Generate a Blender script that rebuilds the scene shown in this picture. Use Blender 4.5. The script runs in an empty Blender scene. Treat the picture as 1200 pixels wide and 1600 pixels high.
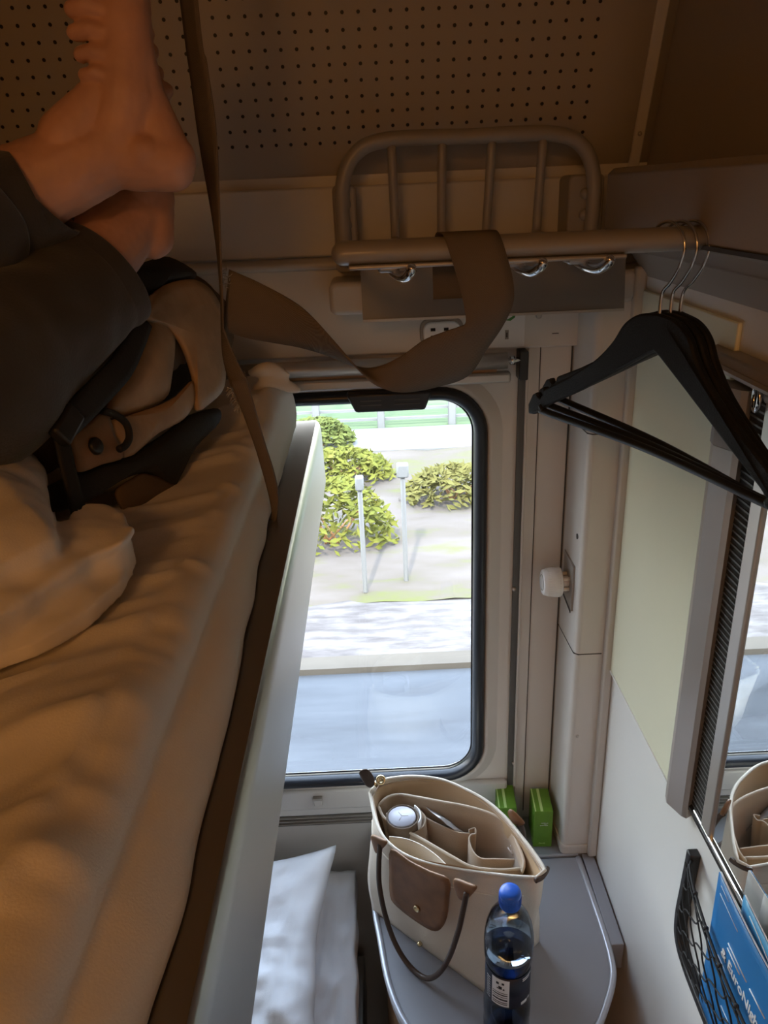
import bpy, bmesh, math, random
from mathutils import Vector, Matrix, noise
random.seed(7)
S = bpy.context.scene
COL = S.collection
V = Vector
PI = math.pi

# ------------------------------------------------------------------ camera frame (used to read places off the photograph)
F = 1200.0
PIT, ROL, YAW = math.radians(22.7), math.radians(2.5), math.radians(0.3)
CAM = V((0, 0, 2.0))
def _basis():
    cp, sp = math.cos(PIT), math.sin(PIT)
    fw = V((0, cp, -sp)); rt = V((1, 0, 0)); dn = V((0, -sp, -cp))
    c, s = math.cos(ROL), math.sin(ROL)
    R = c * rt + s * dn; D = -s * rt + c * dn
    M = Matrix.Rotation(-YAW, 3, 'Z')
    return M @ R, M @ D, M @ fw
CR, CD, CF = _basis()
def ray(px, py):
    return CF + (px - 600) / F * CR + (py - 800) / F * CD
def at(px, py, X=None, Y=None, Z=None):
    v = ray(px, py)
    t = (X - CAM.x) / v.x if X is not None else (Y - CAM.y) / v.y if Y is not None else (Z - CAM.z) / v.z
    return CAM + t * v
def atp(px, py, p0, n, off=0.0):
    v = ray(px, py)
    t = ((p0 + n * off) - CAM).dot(n) / v.dot(n)
    return CAM + t * v

# ------------------------------------------------------------------ materials
def lin(r, g, b):
    f = lambda c: (c / 255 / 12.92) if c <= 10 else ((c / 255 + .055) / 1.055) ** 2.4
    return (f(r), f(g), f(b), 1)
def mat(name, col, rough=.5, metal=0., bump=0., bscale=60., var=0., vscale=8., stretch=None, spec=.5, sheen=0.):
    m = bpy.data.materials.new(name); m.use_nodes = True
    nt = m.node_tree; b = nt.nodes['Principled BSDF']
    if len(col) == 3: col = (*col, 1)
    b.inputs['Base Color'].default_value = col
    b.inputs['Roughness'].default_value = rough
    b.inputs['Metallic'].default_value = metal
    b.inputs['Specular IOR Level'].default_value = spec
    if sheen: b.inputs['Sheen Weight'].default_value = sheen
    if bump or var:
        tc = nt.nodes.new('ShaderNodeTexCoord'); mp = nt.nodes.new('ShaderNodeMapping')
        nt.links.new(tc.outputs['Object'], mp.inputs['Vector'])
        if stretch: mp.inputs['Scale'].default_value = stretch
    if bump:
        n = nt.nodes.new('ShaderNodeTexNoise'); n.inputs['Scale'].default_value = bscale; n.inputs['Detail'].default_value = 4
        nt.links.new(mp.outputs['Vector'], n.inputs['Vector'])
        bp = nt.nodes.new('ShaderNodeBump'); bp.inputs['Strength'].default_value = bump; bp.inputs['Distance'].default_value = .002
        nt.links.new(n.outputs['Fac'], bp.inputs['Height']); nt.links.new(bp.outputs['Normal'], b.inputs['Normal'])
    if var:
        n2 = nt.nodes.new('ShaderNodeTexNoise'); n2.inputs['Scale'].default_value = vscale; n2.inputs['Detail'].default_value = 5
        nt.links.new(mp.outputs['Vector'], n2.inputs['Vector'])
        cr = nt.nodes.new('ShaderNodeValToRGB')
        cr.color_ramp.elements[0].position = .3; cr.color_ramp.elements[1].position = .7
        cr.color_ramp.elements[0].color = tuple(max(0, c * (1 - var)) for c in col[:3]) + (1,)
        cr.color_ramp.elements[1].color = tuple(min(1, c * (1 + var)) for c in col[:3]) + (1,)
        nt.links.new(n2.outputs['Fac'], cr.inputs['Fac']); nt.links.new(cr.outputs['Color'], b.inputs['Base Color'])
    return m
def weave(name, col, col2, scale=900., rough=.8):
    m = mat(name, col, rough)
    nt = m.node_tree; b = nt.nodes['Principled BSDF']
    tc = nt.nodes.new('ShaderNodeTexCoord'); w = nt.nodes.new('ShaderNodeTexWave')
    w.inputs['Scale'].default_value = scale / 6; w.inputs['Distortion'].default_value = .6; w.inputs['Detail'].default_value = 1
    w.bands_direction = 'DIAGONAL'
    nt.links.new(tc.outputs['Object'], w.inputs['Vector'])
    mx = nt.nodes.new('ShaderNodeMix'); mx.data_type = 'RGBA'
    mx.inputs['A'].default_value = (*col[:3], 1); mx.inputs['B'].default_value = (*col2[:3], 1)
    nt.links.new(w.outputs['Fac'], mx.inputs['Factor']); nt.links.new(mx.outputs['Result'], b.inputs['Base Color'])
    bp = nt.nodes.new('ShaderNodeBump'); bp.inputs['Strength'].default_value = .35; bp.inputs['Distance'].default_value = .001
    nt.links.new(w.outputs['Fac'], bp.inputs['Height']); nt.links.new(bp.outputs['Normal'], b.inputs['Normal'])
    return m
def clear(name, tint, rough=.02, refl=1.0):
    m = bpy.data.materials.new(name); m.use_nodes = True
    nt = m.node_tree; nt.nodes.clear()
    o = nt.nodes.new('ShaderNodeOutputMaterial'); t = nt.nodes.new('ShaderNodeBsdfTransparent'); g = nt.nodes.new('ShaderNodeBsdfGlossy')
    t.inputs['Color'].default_value = (*tint, 1); g.inputs['Roughness'].default_value = rough
    f = nt.nodes.new('ShaderNodeFresnel'); f.inputs['IOR'].default_value = 1.45
    mu = nt.nodes.new('ShaderNodeMath'); mu.operation = 'MULTIPLY'; mu.inputs[1].default_value = refl
    mx = nt.nodes.new('ShaderNodeMixShader')
    nt.links.new(f.outputs[0], mu.inputs[0]); nt.links.new(mu.outputs[0], mx.inputs[0])
    nt.links.new(t.outputs[0], mx.inputs[1]); nt.links.new(g.outputs[0], mx.inputs[2]); nt.links.new(mx.outputs[0], o.inputs[0])
    return m

M = {}
M['wall'] = mat('wall_laminate', (.66, .64, .61), .42, bump=.03, bscale=300)
M['wall2'] = mat('wall_panel_laminate', (.60, .58, .55), .38, bump=.03, bscale=300)
M['rightwall'] = mat('right_wall_laminate', (.83, .83, .80), .30, bump=.02, bscale=200)
M['cream'] = mat('cream_panel', (.82, .82, .63), .22)
M['plinth'] = mat('upper_wall_laminate', (.36, .31, .26), .5, bump=.04, bscale=250)
M['floor'] = mat('dark_floor', (.05, .05, .055), .6, var=.3, vscale=90)
M['gasket'] = mat('black_rubber', (.016, .018, .024), .32)
M['blackplastic'] = mat('black_plastic', (.02, .02, .021), .38, bump=.1, bscale=500)
M['darkgrey'] = mat('dark_grey_track', (.10, .10, .095), .5)
M['groove'] = mat('groove_shadow_gap', (.06, .055, .05), .7)
M['alu'] = mat('brushed_aluminium', (.52, .51, .49), .36, 1., bump=.05, bscale=80, stretch=(60, 1, 60))
M['alu2'] = mat('satin_aluminium', (.52, .49, .46), .30, .55)
M['railtop'] = mat('rail_top_anodised', (.30, .28, .26), .42, .8)
M['chrome'] = mat('chrome', (.75, .75, .75), .1, 1.)
M['painted'] = mat('grey_painted_tube', (.34, .32, .295), .3)
M['painted2'] = mat('grey_painted_plate', (.33, .305, .275), .45)
M['lampplate'] = mat('grey_lamp_plate', (.25, .25, .25), .35)
M['white'] = mat('white_plastic', (.82, .82, .82), .35)
M['strap'] = weave('strap_webbing', (.14, .11, .08), (.185, .15, .115), 2400)
M['stitch'] = mat('frayed_thread', (.4, .37, .32), .9)
M['skin'] = mat('skin', (.60, .33, .22), .5, bump=.1, bscale=160, var=.12, vscale=25)
M['nail'] = mat('toe_nail', (.62, .40, .30), .35)
M['trouser'] = mat('dark_trousers', (.035, .033, .034), .8, bump=.2, bscale=400, sheen=.3)
M['shirt'] = mat('grey_shirt', (.2, .2, .21), .85)
M['hair'] = mat('brown_hair', (.05, .03, .02), .6)
M['sheet'] = mat('bed_linen', (.80, .76, .70), .85, bump=.12, bscale=700)
M['linen'] = mat('white_linen', (.82, .83, .86), .85, bump=.12, bscale=600)
M['ticking'] = mat('grey_ticking', (.30, .28, .26), .9, bump=.5, bscale=900)
M['packbrown'] = mat('backpack_tan_nylon', (.42, .29, .175), .55, bump=.35, bscale=120, var=.15, vscale=30)
M['packdark'] = mat('backpack_brown', (.13, .085, .05), .7, bump=.3, bscale=150)
M['packblack'] = mat('backpack_black', (.012, .012, .013), .7, bump=.3, bscale=400)
M['packleather'] = mat('backpack_leather', (.27, .16, .085), .6, bump=.25, bscale=250, var=.15)
M['canvas'] = mat('cream_canvas', (.70, .63, .54), .75, bump=.25, bscale=700, var=.05, vscale=12)
M['canvasrim'] = mat('cream_zip_tape', (.74, .68, .58), .8, bump=.4, bscale=900)
M['lining'] = mat('tan_lining', (.50, .36, .22), .8)
M['felt'] = mat('beige_felt', (.42, .31, .21), .95, bump=.4, bscale=900, sheen=.4)
M['feltedge'] = mat('pale_felt_edge', (.60, .50, .39), .95, bump=.6, bscale=900)
M['leather'] = mat('brown_leather', (.20, .095, .04), .5, bump=.2, bscale=350, var=.18, vscale=40)
M['leatherd'] = mat('dark_leather', (.055, .03, .018), .42, bump=.2, bscale=300)
M['gold'] = mat('gold_snap', (.75, .62, .38), .25, 1.)
M['table'] = mat('grey_table_laminate', (.30, .31, .34), .38, bump=.03, bscale=500)
M['tablerim'] = mat('grey_rim', (.48, .49, .53), .3, .4)
M['wood'] = mat('brown_wood_front', (.36, .19, .09), .45, var=.18, vscale=6, stretch=(1, 1, .12))
M['pet'] = clear('bottle_plastic', (.62, .74, .88), .05, 1.3)
M['water'] = clear('bottle_water', (.50, .64, .82), .02, .8)
M['cap'] = mat('blue_cap', (.02, .12, .62), .35)
M['labeld'] = mat('dark_label', (.006, .010, .028), .45)
M['print'] = mat('white_print', (.75, .76, .8), .5)
M['printblk'] = mat('black_print', (.015, .015, .02), .5)
M['green'] = mat('green_carton', (.135, .30, .025), .45, var=.08, vscale=50)
M['greenlt'] = mat('light_green_stripe', (.55, .75, .28), .4)
M['hanger'] = mat('black_hanger', (.012, .012, .011), .55, bump=.35, bscale=700, spec=.3)
M['net'] = mat('black_cord', (.012, .012, .014), .7)
M['blue'] = mat('blue_booklet', (.02, .19, .50), .35)
M['bluel'] = mat('light_blue_booklet', (.06, .33, .62), .35)
M['paper'] = mat('booklet_white', (.82, .83, .84), .5)
M['yellow'] = mat('yellow_print', (.8, .6, .05), .5)
M['mirror'] = mat('mirror_silver', (.88, .89, .88), .01, 1.)
M['glass'] = clear('window_glass', (.97, .985, .98), .0, .6)
M['leafgreen'] = mat('leaf_sticker', (.06, .25, .05), .5)
M['lid'] = mat('pale_steel_lid', (.40, .40, .45), .35)
M['outwhite'] = mat('weathered_concrete', (.15, .15, .145), .8)
M['dark'] = mat('dark_void', (.02, .018, .015), .9)

# ------------------------------------------------------------------ mesh helpers
def wloc(o):
    l = V((0, 0, 0))
    while o is not None:
        l += V(o.location); o = o.parent
    return l
def obj(name, bm, m, parent=None, smooth=True, bevel=0., seg=2, sub=0, solid=0., soff=0., mats=None):
    if isinstance(bm, bmesh.types.BMesh):
        me = bpy.data.meshes.new(name); 
        bmesh.ops.recalc_face_normals(bm, faces=bm.faces)
        bm.to_mesh(me); bm.free()
    else: me = bm
    if parent is not None: me.transform(Matrix.Translation(-wloc(parent)))
    for mm in (mats or [m]): me.materials.append(M[mm] if isinstance(mm, str) else mm)
    if smooth: me.polygons.foreach_set('use_smooth', [True] * len(me.polygons))
    o = bpy.data.objects.new(name, me); COL.objects.link(o)
    if parent is not None: o.parent = parent
    if solid:
        d = o.modifiers.new('s', 'SOLIDIFY'); d.thickness = solid; d.offset = soff
    if bevel:
        d = o.modifiers.new('b', 'BEVEL'); d.width = bevel; d.segments = seg; d.limit_method = 'ANGLE'; d.angle_limit = math.radians(35)
    if sub:
        d = o.modifiers.new('u', 'SUBSURF'); d.levels = sub; d.render_levels = sub
    if smooth and bevel:
        try: me.set_sharp_from_angle(angle=math.radians(40))
        except Exception: pass
    return o
def tag(o, label, cat, group=None, kind=None):
    o['label'] = label; o['category'] = cat
    if group: o['group'] = group
    if kind: o['kind'] = kind
    return o
def thing(name, label, cat, loc=(0, 0, 0), rotz=0., group=None):
    o = bpy.data.objects.new(name, None); COL.objects.link(o)
    o.location = loc; o.rotation_euler = (0, 0, rotz); o.empty_display_size = .02
    return tag(o, label, cat, group)
def struct(o):
    o['kind'] = 'structure'; return o
def dup(root, loc, rotz, label):
    r = root.copy(); COL.objects.link(r); r.location = loc; r.rotation_euler = (0, 0, rotz); r['label'] = label
    for ch in list(root.children):
        c = ch.copy(); COL.objects.link(c); c.parent = r
        for g in list(ch.children):
            d = g.copy(); COL.objects.link(d); d.parent = c
    return r
def new(): return bmesh.new()
def box(bm, x0, x1, y0, y1, z0, z1):
    vs = [bm.verts.new((x, y, z)) for x in (x0, x1) for y in (y0, y1) for z in (z0, z1)]
    for f in ((0, 1, 3, 2), (4, 6, 7, 5), (0, 4, 5, 1), (2, 3, 7, 6), (0, 2, 6, 4), (1, 5, 7, 3)):
        bm.faces.new([vs[i] for i in f])
    return bm
def B(*a): return box(new(), *a)
def prism(bm, poly, axis, a, b):
    """poly of 2-D points extruded along axis from a to b; axis 0: (y,z), 1: (x,z), 2: (x,y)"""
    def p(u, w, t): return (t, u, w) if axis == 0 else (u, t, w) if axis == 1 else (u, w, t)
    A = [bm.verts.new(p(u, w, a)) for u, w in poly]; Bv = [bm.verts.new(p(u, w, b)) for u, w in poly]
    n = len(poly)
    for i in range(n):
        bm.faces.new((A[i], A[(i + 1) % n], Bv[(i + 1) % n], Bv[i]))
    bm.faces.new(A); bm.faces.new(Bv[::-1])
    return bm
def cat(pts, n=8, closed=False):
    """Catmull-Rom through points"""
    P = [V(p) for p in pts]; out = []
    m = len(P)
    rng = range(m if closed else m - 1)
    for i in rng:
        p1, p2 = P[i], P[(i + 1) % m]
        p0 = P[(i - 1) % m] if closed or i > 0 else p1 * 2 - p2
        p3 = P[(i + 2) % m] if closed or i < m - 2 else p2 * 2 - p1
        for k in range(n):
            t = k / n
            out.append(.5 * ((2 * p1) + (p2 - p0) * t + (2 * p0 - 5 * p1 + 4 * p2 - p3) * t * t + (3 * p1 - p0 - 3 * p2 + p3) * t ** 3))
    if not closed: out.append(P[-1])
    return out
def tube(bm, path, r, n=12, closed=False, caps=True, flat=1.0, up=None):
    P = [V(p) for p in path]; m = len(P)
    rr = r if isinstance(r, (list, tuple)) else [r] * m
    T = []
    for i in range(m):
        a = P[(i - 1) % m] if closed or i > 0 else P[i]; b = P[(i + 1) % m] if closed or i < m - 1 else P[i]
        t = b - a
        T.append(t.normalized() if t.length > 1e-9 else V((0, 0, 1)))
    u = V(up) if up is not None else (V((0, 0, 1)) if abs(T[0].z) < .9 else V((1, 0, 0)))
    rings = []
    for i in range(m):
        if up is not None: u = V(up)
        u = (u - T[i] * u.dot(T[i])); u = u.normalized() if u.length > 1e-6 else T[i].orthogonal().normalized()
        w = T[i].cross(u)
        rings.append([bm.verts.new(P[i] + rr[i] * (math.cos(2 * PI * k / n) * w + flat * math.sin(2 * PI * k / n) * u)) for k in range(n)])
    for i in range(m if closed else m - 1):
        A, Bq = rings[i], rings[(i + 1) % m]
        for k in range(n): bm.faces.new((A[k], A[(k + 1) % n], Bq[(k + 1) % n], Bq[k]))
    if caps and not closed:
        bm.faces.new(rings[0][::-1]); bm.faces.new(rings[-1])
    return bm
def lathe(bm, prof, n=32, c=(0, 0, 0), axis='Z'):
    c = V(c); rings = []
    for r, z in prof:
        ring = []
        for k in range(n):
            a = 2 * PI * k / n
            p = V((r * math.cos(a), r * math.sin(a), z))
            if axis == 'X': p = V((p.z, p.x, p.y))
            elif axis == 'Y': p = V((p.x, p.z, p.y))
            ring.append(bm.verts.new(c + p))
        rings.append(ring)
    for A, Bq in zip(rings, rings[1:]):
        for k in range(n): bm.faces.new((A[k], A[(k + 1) % n], Bq[(k + 1) % n], Bq[k]))
    if prof[0][0] > 1e-6: bm.faces.new(rings[0][::-1])
    if prof[-1][0] > 1e-6: bm.faces.new(rings[-1])
    return bm
def loft(bm, rows, wrap=False):
    R = [[bm.verts.new(p) for p in r] for r in rows]
    for A, Bq in zip(R, R[1:]):
        n = len(A)
        for k in range(n if wrap else n - 1):
            bm.faces.new((A[k], A[(k + 1) % n], Bq[(k + 1) % n], Bq[k]))
    return R
def ball(bm, c, r, u=14, v=10, sc=(1, 1, 1), rot=None):
    mtx = Matrix.Translation(V(c)) @ (rot.to_4x4() if rot else Matrix.Identity(4)) @ Matrix.Diagonal((*[r * s for s in sc], 1))
    bmesh.ops.create_uvsphere(bm, u_segments=u, v_segments=v, radius=1, matrix=mtx)
def capsule(bm, a, b, ra, rb, n=16, flat=1.0, up=None):
    a, b = V(a), V(b); d = (b - a); L = d.length; d = d.normalized()
    pts, rs = [], []
    for k in range(5):
        t = -PI / 2 + PI / 2 * k / 5; pts.append(a + d * ra * math.sin(t)); rs.append(max(1e-4, ra * math.cos(t)))
    for k in range(6):
        pts.append(a + d * L * k / 5); rs.append(ra + (rb - ra) * k / 5)
    for k in range(1, 6):
        t = PI / 2 * k / 5; pts.append(b + d * rb * math.sin(t)); rs.append(max(1e-4, rb * math.cos(t)))
    tube(bm, pts, rs, n, flat=flat, up=up)
def remesh(bm, voxel, smooth=4, sfac=.5, name='blob'):
    me = bpy.data.meshes.new(name); bmesh.ops.recalc_face_normals(bm, faces=bm.faces); bm.to_mesh(me); bm.free()
    o = bpy.data.objects.new('tmp', me); COL.objects.link(o)
    r = o.modifiers.new('r', 'REMESH'); r.mode = 'VOXEL'; r.voxel_size = voxel; r.use_smooth_shade = True
    if smooth:
        s = o.modifiers.new('s', 'SMOOTH'); s.iterations = smooth; s.factor = sfac
    dg = bpy.context.evaluated_depsgraph_get()
    out = bpy.data.meshes.new_from_object(o.evaluated_get(dg))
    bpy.data.objects.remove(o); bpy.data.meshes.remove(me)
    out.name = name; 
    return out
def displace(me, fn):
    me.update()
    ns = [V(d.vector) for d in me.vertex_normals]; cs = [v.co.copy() for v in me.vertices]
    flat = []
    for c_, n_ in zip(cs, ns): flat.extend(fn(c_, n_))
    me.vertices.foreach_set('co', flat); me.update()
def patch(bm, pts, n, thick=.003, bulge=.006, dense=4, rings=6, smooth=True):
    """a sewn-on panel: star-shaped outline (3-D points) domed along n, with real thickness"""
    n = V(n).normalized()
    P = cat(pts, dense, True) if smooth else [V(p) for p in pts]
    c = sum(P, V((0, 0, 0))) / len(P)
    top = []
    for i in range(1, rings + 1):
        s = i / rings
        top.append([bm.verts.new(c + (p - c) * s + n * (thick + bulge * (1 - s ** 2.5))) for p in P])
    ct = bm.verts.new(c + n * (thick + bulge))
    k = len(P)
    for j in range(k): bm.faces.new((ct, top[0][j], top[0][(j + 1) % k]))
    for A, Bq in zip(top, top[1:]):
        for j in range(k): bm.faces.new((A[j], Bq[j], Bq[(j + 1) % k], A[(j + 1) % k]))
    bot = [bm.verts.new(p) for p in P]
    for j in range(k): bm.faces.new((top[-1][j], bot[j], bot[(j + 1) % k], top[-1][(j + 1) % k]))
    cb = bm.verts.new(c)
    for j in range(k): bm.faces.new((cb, bot[(j + 1) % k], bot[j]))
    return bm
def rrect(w, h, r, n=8):
    out = []
    for cx, cy, a0 in ((w / 2 - r, h / 2 - r, 0), (-w / 2 + r, h / 2 - r, 90), (-w / 2 + r, -h / 2 + r, 180), (w / 2 - r, -h / 2 + r, 270)):
        for k in range(n + 1):
            a = math.radians(a0 + 90 * k / n); out.append((cx + r * math.cos(a), cy + r * math.sin(a)))
    return out
def ribbon(bm, pairs, n=6, cross=4):
    A = cat([p[0] for p in pairs], n); Bq = cat([p[1] for p in pairs], n)
    loft(bm, [[a + (b - a) * k / cross for k in range(cross + 1)] for a, b in zip(A, Bq)])
    return bm
def text(name, s, size, m, parent, loc, rot, ext=.0003, align='LEFT', bold=False):
    cu = bpy.data.curves.new(name, 'FONT'); cu.body = s; cu.size = size; cu.extrude = ext; cu.align_x = align
    if bold: cu.offset = size * .018
    t = bpy.data.objects.new('tmp', cu); COL.objects.link(t)
    dg = bpy.context.evaluated_depsgraph_get()
    me = bpy.data.meshes.new_from_object(t.evaluated_get(dg)); bpy.data.objects.remove(t)
    me.transform(Matrix.Translation(V(loc)) @ rot.to_4x4())
    me.materials.clear()
    return obj(name, me, m, parent, smooth=False)

#SECTION setting
XW, YW, XL, YB, ZC = .382, 1.2, -.86, -1.05, 2.47
# ------------------------------------------------------------------ room shell
struct(obj('floor', B(XL - .05, .46, YB - .05, 1.3, -.06, 0), 'floor', smooth=False))
struct(obj('ceiling', B(XL - .05, .46, YB - .05, 1.3, ZC, ZC + .05), 'plinth', smooth=False))
struct(obj('wall_left', B(XL - .05, XL, YB - .05, 1.3, 0, ZC), 'wall', smooth=False))
struct(obj('wall_right', B(.405, .46, YB - .05, 1.3, 0, ZC), 'plinth', smooth=False))
struct(obj('wall_back', B(XL, .405, YB - .05, YB, 0, ZC), 'wall', smooth=False))
# window wall with a rounded opening
WX0, WX1, WZ0, WZ1 = -.60, .176, .924, 1.706
wc = ((WX0 + WX1) / 2, (WZ0 + WZ1) / 2); ww, wh = WX1 - WX0, WZ1 - WZ0
def ring_pts(grow, r): return [(wc[0] + x, wc[1] + z) for x, z in rrect(ww + 2 * grow, wh + 2 * grow, r, 10)]
def wall_hole(x0, x1, z0, z1, y0, y1, grow, r):
    bm = new(); inner = ring_pts(grow, r); outer = []
    for x, z in inner:
        dx, dz = x - wc[0], z - wc[1]
        t = min(((x1 - wc[0]) / dx if dx > 1e-9 else (x0 - wc[0]) / dx if dx < -1e-9 else 1e9), ((z1 - wc[1]) / dz if dz > 1e-9 else (z0 - wc[1]) / dz if dz < -1e-9 else 1e9))
        outer.append([wc[0] + dx * t, wc[1] + dz * t])
    for cx, cz in ((x0, z0), (x0, z1), (x1, z0), (x1, z1)):
        k = min(range(len(outer)), key=lambda i: (outer[i][0] - cx) ** 2 + (outer[i][1] - cz) ** 2); outer[k] = [cx, cz]
    L = [[bm.verts.new((x, y, z)) for x, z in pts] for y, pts in ((y0, inner), (y0, outer), (y1, outer), (y1, inner))]
    n = len(inner)
    for a in range(4):
        A, Bq = L[a], L[(a + 1) % 4]
        for k in range(n): bm.faces.new((A[k], A[(k + 1) % n], Bq[(k + 1) % n], Bq[k]))
    return bm
struct(obj('wall_front', wall_hole(XL, .405, 0, ZC, YW, 1.225, 0, .075), 'wall', smooth=False))
# raised surround of the window with a soft rounded lip
bm = new()
prof = [(.0035, 1.2), (.0045, 1.194), (.008, 1.1915), (.013, 1.1935), (.022, 1.1975), (.030, 1.2002)]
loft(bm, [[V((x, y, z)) for x, z in ring_pts(g, .075 + g)] for g, y in prof], wrap=True)
struct(obj('trim_1', bm, 'wall2'))
# window unit: rubber seal, glazing, black grip bar on top
w1 = thing('window_1', 'tall rounded train window in a black rubber seal', 'window', (wc[0], YW, WZ0)); w1['kind'] = 'structure'
bm = new()
prof = []
for k in range(13):
    a = PI * k / 12; prof.append((-.0065 + .0105 * math.cos(a), 1.198 - .015 * math.sin(a)))
prof += [(-.017, 1.212), (.003, 1.212)]
loft(bm, [[V((x, y, z)) for x, z in ring_pts(g, .075 + g)] for g, y in prof + prof[:1]], wrap=True)
obj('rubber_seal', bm, 'gasket', w1)
bm = new()
loft(bm, [[V((x, y, z)) for x, z in ring_pts(g, .075 + g)] for g, y in ((-.0175, 1.207), (-.019, 1.2045), (-.0205, 1.207))], wrap=True)
obj('seal_lip', bm, 'gasket', w1)
bm = new(); pts = ring_pts(-.012, .064)
prism(bm, pts, 1, 1.212, 1.218)
obj('glass_pane', bm, 'glass', w1, smooth=False)
g0, g1 = at(540, 616, Y=1.17), at(676, 617, Y=1.17)
bm = new(); prism(bm, [(g0.x, WZ1 + .004), (g1.x, WZ1 + .004), (g1.x - .012, WZ1 - .026), (g0.x + .014, WZ1 - .026)], 1, 1.170, 1.199)
gb = obj('grip_bar', bm, 'gasket', w1, bevel=.004)
bm = new()
for x0, x1, n in ((g0.x + .022, g0.x + .055, 2), (g0.x + .075, g1.x - .02, 2)):
    for j in range(n): box(bm, x0, x1, 1.1693, 1.1699, WZ1 - .008 - j * .007, WZ1 - .0065 - j * .007)
obj('grip_marking', bm, 'darkgrey', gb, smooth=False)

# flat panel above the window, bead ledge, upper panel
t2p = struct(obj('trim_2', B(XL, .318, 1.184, 1.2, 1.767, 1.899), 'wall', bevel=.003))
bm = new(); prism(bm, [(1.2, 1.896), (1.176, 1.896), (1.172, 1.900), (1.172, 1.906), (1.178, 1.911), (1.2, 1.913)], 0, XL, .36)
struct(obj('trim_3', bm, 'wall2', bevel=.002))
struct(obj('trim_4', B(XL, .40, 1.188, 1.2, 1.914, 2.008), 'wall', bevel=.003))
# perforated, inward-leaning ceiling panel
def perf_mat():
    m = mat('perforated_panel', (.42, .38, .33), .5)
    nt = m.node_tree; b = nt.nodes['Principled BSDF']; N = nt.nodes.new; L = nt.links.new
    tc = N('ShaderNodeTexCoord'); sx = N('ShaderNodeSeparateXYZ'); L(tc.outputs['Object'], sx.inputs[0])
    def mth(op, a, bb=None):
        q = N('ShaderNodeMath'); q.operation = op
        for i, t in enumerate((a, bb)):
            if t is None: continue
            if isinstance(t, (int, float)): q.inputs[i].default_value = t
            else: L(t, q.inputs[i])
        return q.outputs[0]
    px, pz = .0203, .0192
    u = mth('SUBTRACT', mth('FRACT', mth('DIVIDE', sx.outputs['X'], px)), .5)
    v = mth('SUBTRACT', mth('FRACT', mth('DIVIDE', sx.outputs['Z'], pz)), .5)
    d = mth('SQRT', mth('ADD', mth('POWER', mth('MULTIPLY', u, px), 2), mth('POWER', mth('MULTIPLY', v, pz), 2)))
    hole = mth('LESS_THAN', d, .0023)
    msk = mth('MULTIPLY', hole, mth('MULTIPLY', mth('LESS_THAN', sx.outputs['X'], .0), mth('GREATER_THAN', sx.outputs['Z'], .0)))
    mx = N('ShaderNodeMix'); mx.data_type = 'RGBA'; mx.inputs['A'].default_value = (.42, .38, .33, 1); mx.inputs['B'].default_value = (.012, .010, .008, 1)
    L(msk, mx.inputs['Factor']); L(mx.outputs['Result'], b.inputs['Base Color'])
    bp = N('ShaderNodeBump'); bp.invert = True; bp.inputs['Strength'].default_value = 1; bp.inputs['Distance'].default_value = .003
    L(msk, bp.inputs['Height']); L(bp.outputs['Normal'], b.inputs['Normal'])
    return m
TL = math.radians(20)
PO = V((.3155, 1.190, 2.056))            # first row of holes, right-hand end
bm = new()
prf = [(-.048, .010), (-.040, .004), (-.030, .0), (-.018, -.001), (.0, 0), (.44, 0)]   # along the slope, set-back (concave foot)
rows = []
for s, q in prf:
    rows.append([V((x, q, s)) for x in (XL - PO.x, -.5, -.2, .0, .09)])
loft(bm, rows)
rows2 = [[p + V((0, .02, 0)) for p in r] for r in rows]
pm = obj('ceiling_panel', bm, perf_mat(), solid=.004, soff=1)
pm.location = PO; pm.rotation_euler = (TL, 0, 0); struct(pm)
# trim strip with a screw at the right end of the sloping panel
RT = Matrix.Translation(PO) @ Matrix.Rotation(TL, 4, 'X')
bm = new(); box(bm, .062, .078, -.006, 0, -.048, .42); bm.transform(RT)
t5 = struct(obj('trim_5', bm, 'wall2', bevel=.002))
bm = new(); lathe(bm, [(0, -.0085), (.0025, -.008), (.0032, -.006)], 12, (.070, 0, .005), 'Y'); bm.transform(RT); obj('screw', bm, 'alu2', t5)

# right wall: cladding, pelmet with grooves, raised cream panel, corner trims
struct(obj('wall_right_cladding', B(XW, .405, YB, 1.1, 0, 1.92), 'rightwall', bevel=.002))
bm = new()
prism(bm, [(.405, 2.015), (.328, 2.015), (.320, 2.008), (.320, 1.940), (.326, 1.9365), (.334, 1.935), (.334, 1.932), (.345, 1.929), (.352, 1.917), (.353, 1.912), (.357, 1.910), (.384, 1.874), (.405, 1.874)], 1, YB, 1.10)
struct(obj('trim_6', bm, 'plinth', bevel=.004))
bm = new(); prism(bm, [(.3315, 1.9335), (.3325, 1.9375), (.3185, 1.9395), (.3185, 1.9355)], 1, YB, 1.097)
struct(obj('trim_7', bm, 'groove', smooth=False))
Y0p, Y1p = .795, 1.088
struct(obj('trim_8', B(.3765, XW, Y0p, Y1p, 1.237, 1.86), 'cream', bevel=.002))
bm = new()
box(bm, .3755, XW, Y0p, Y1p + .004, 1.2335, 1.2368); box(bm, .3755, XW, Y1p + .0002, Y1p + .004, 1.2335, 1.86)
struct(obj('trim_9', bm, 'rightwall', smooth=False))
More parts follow.
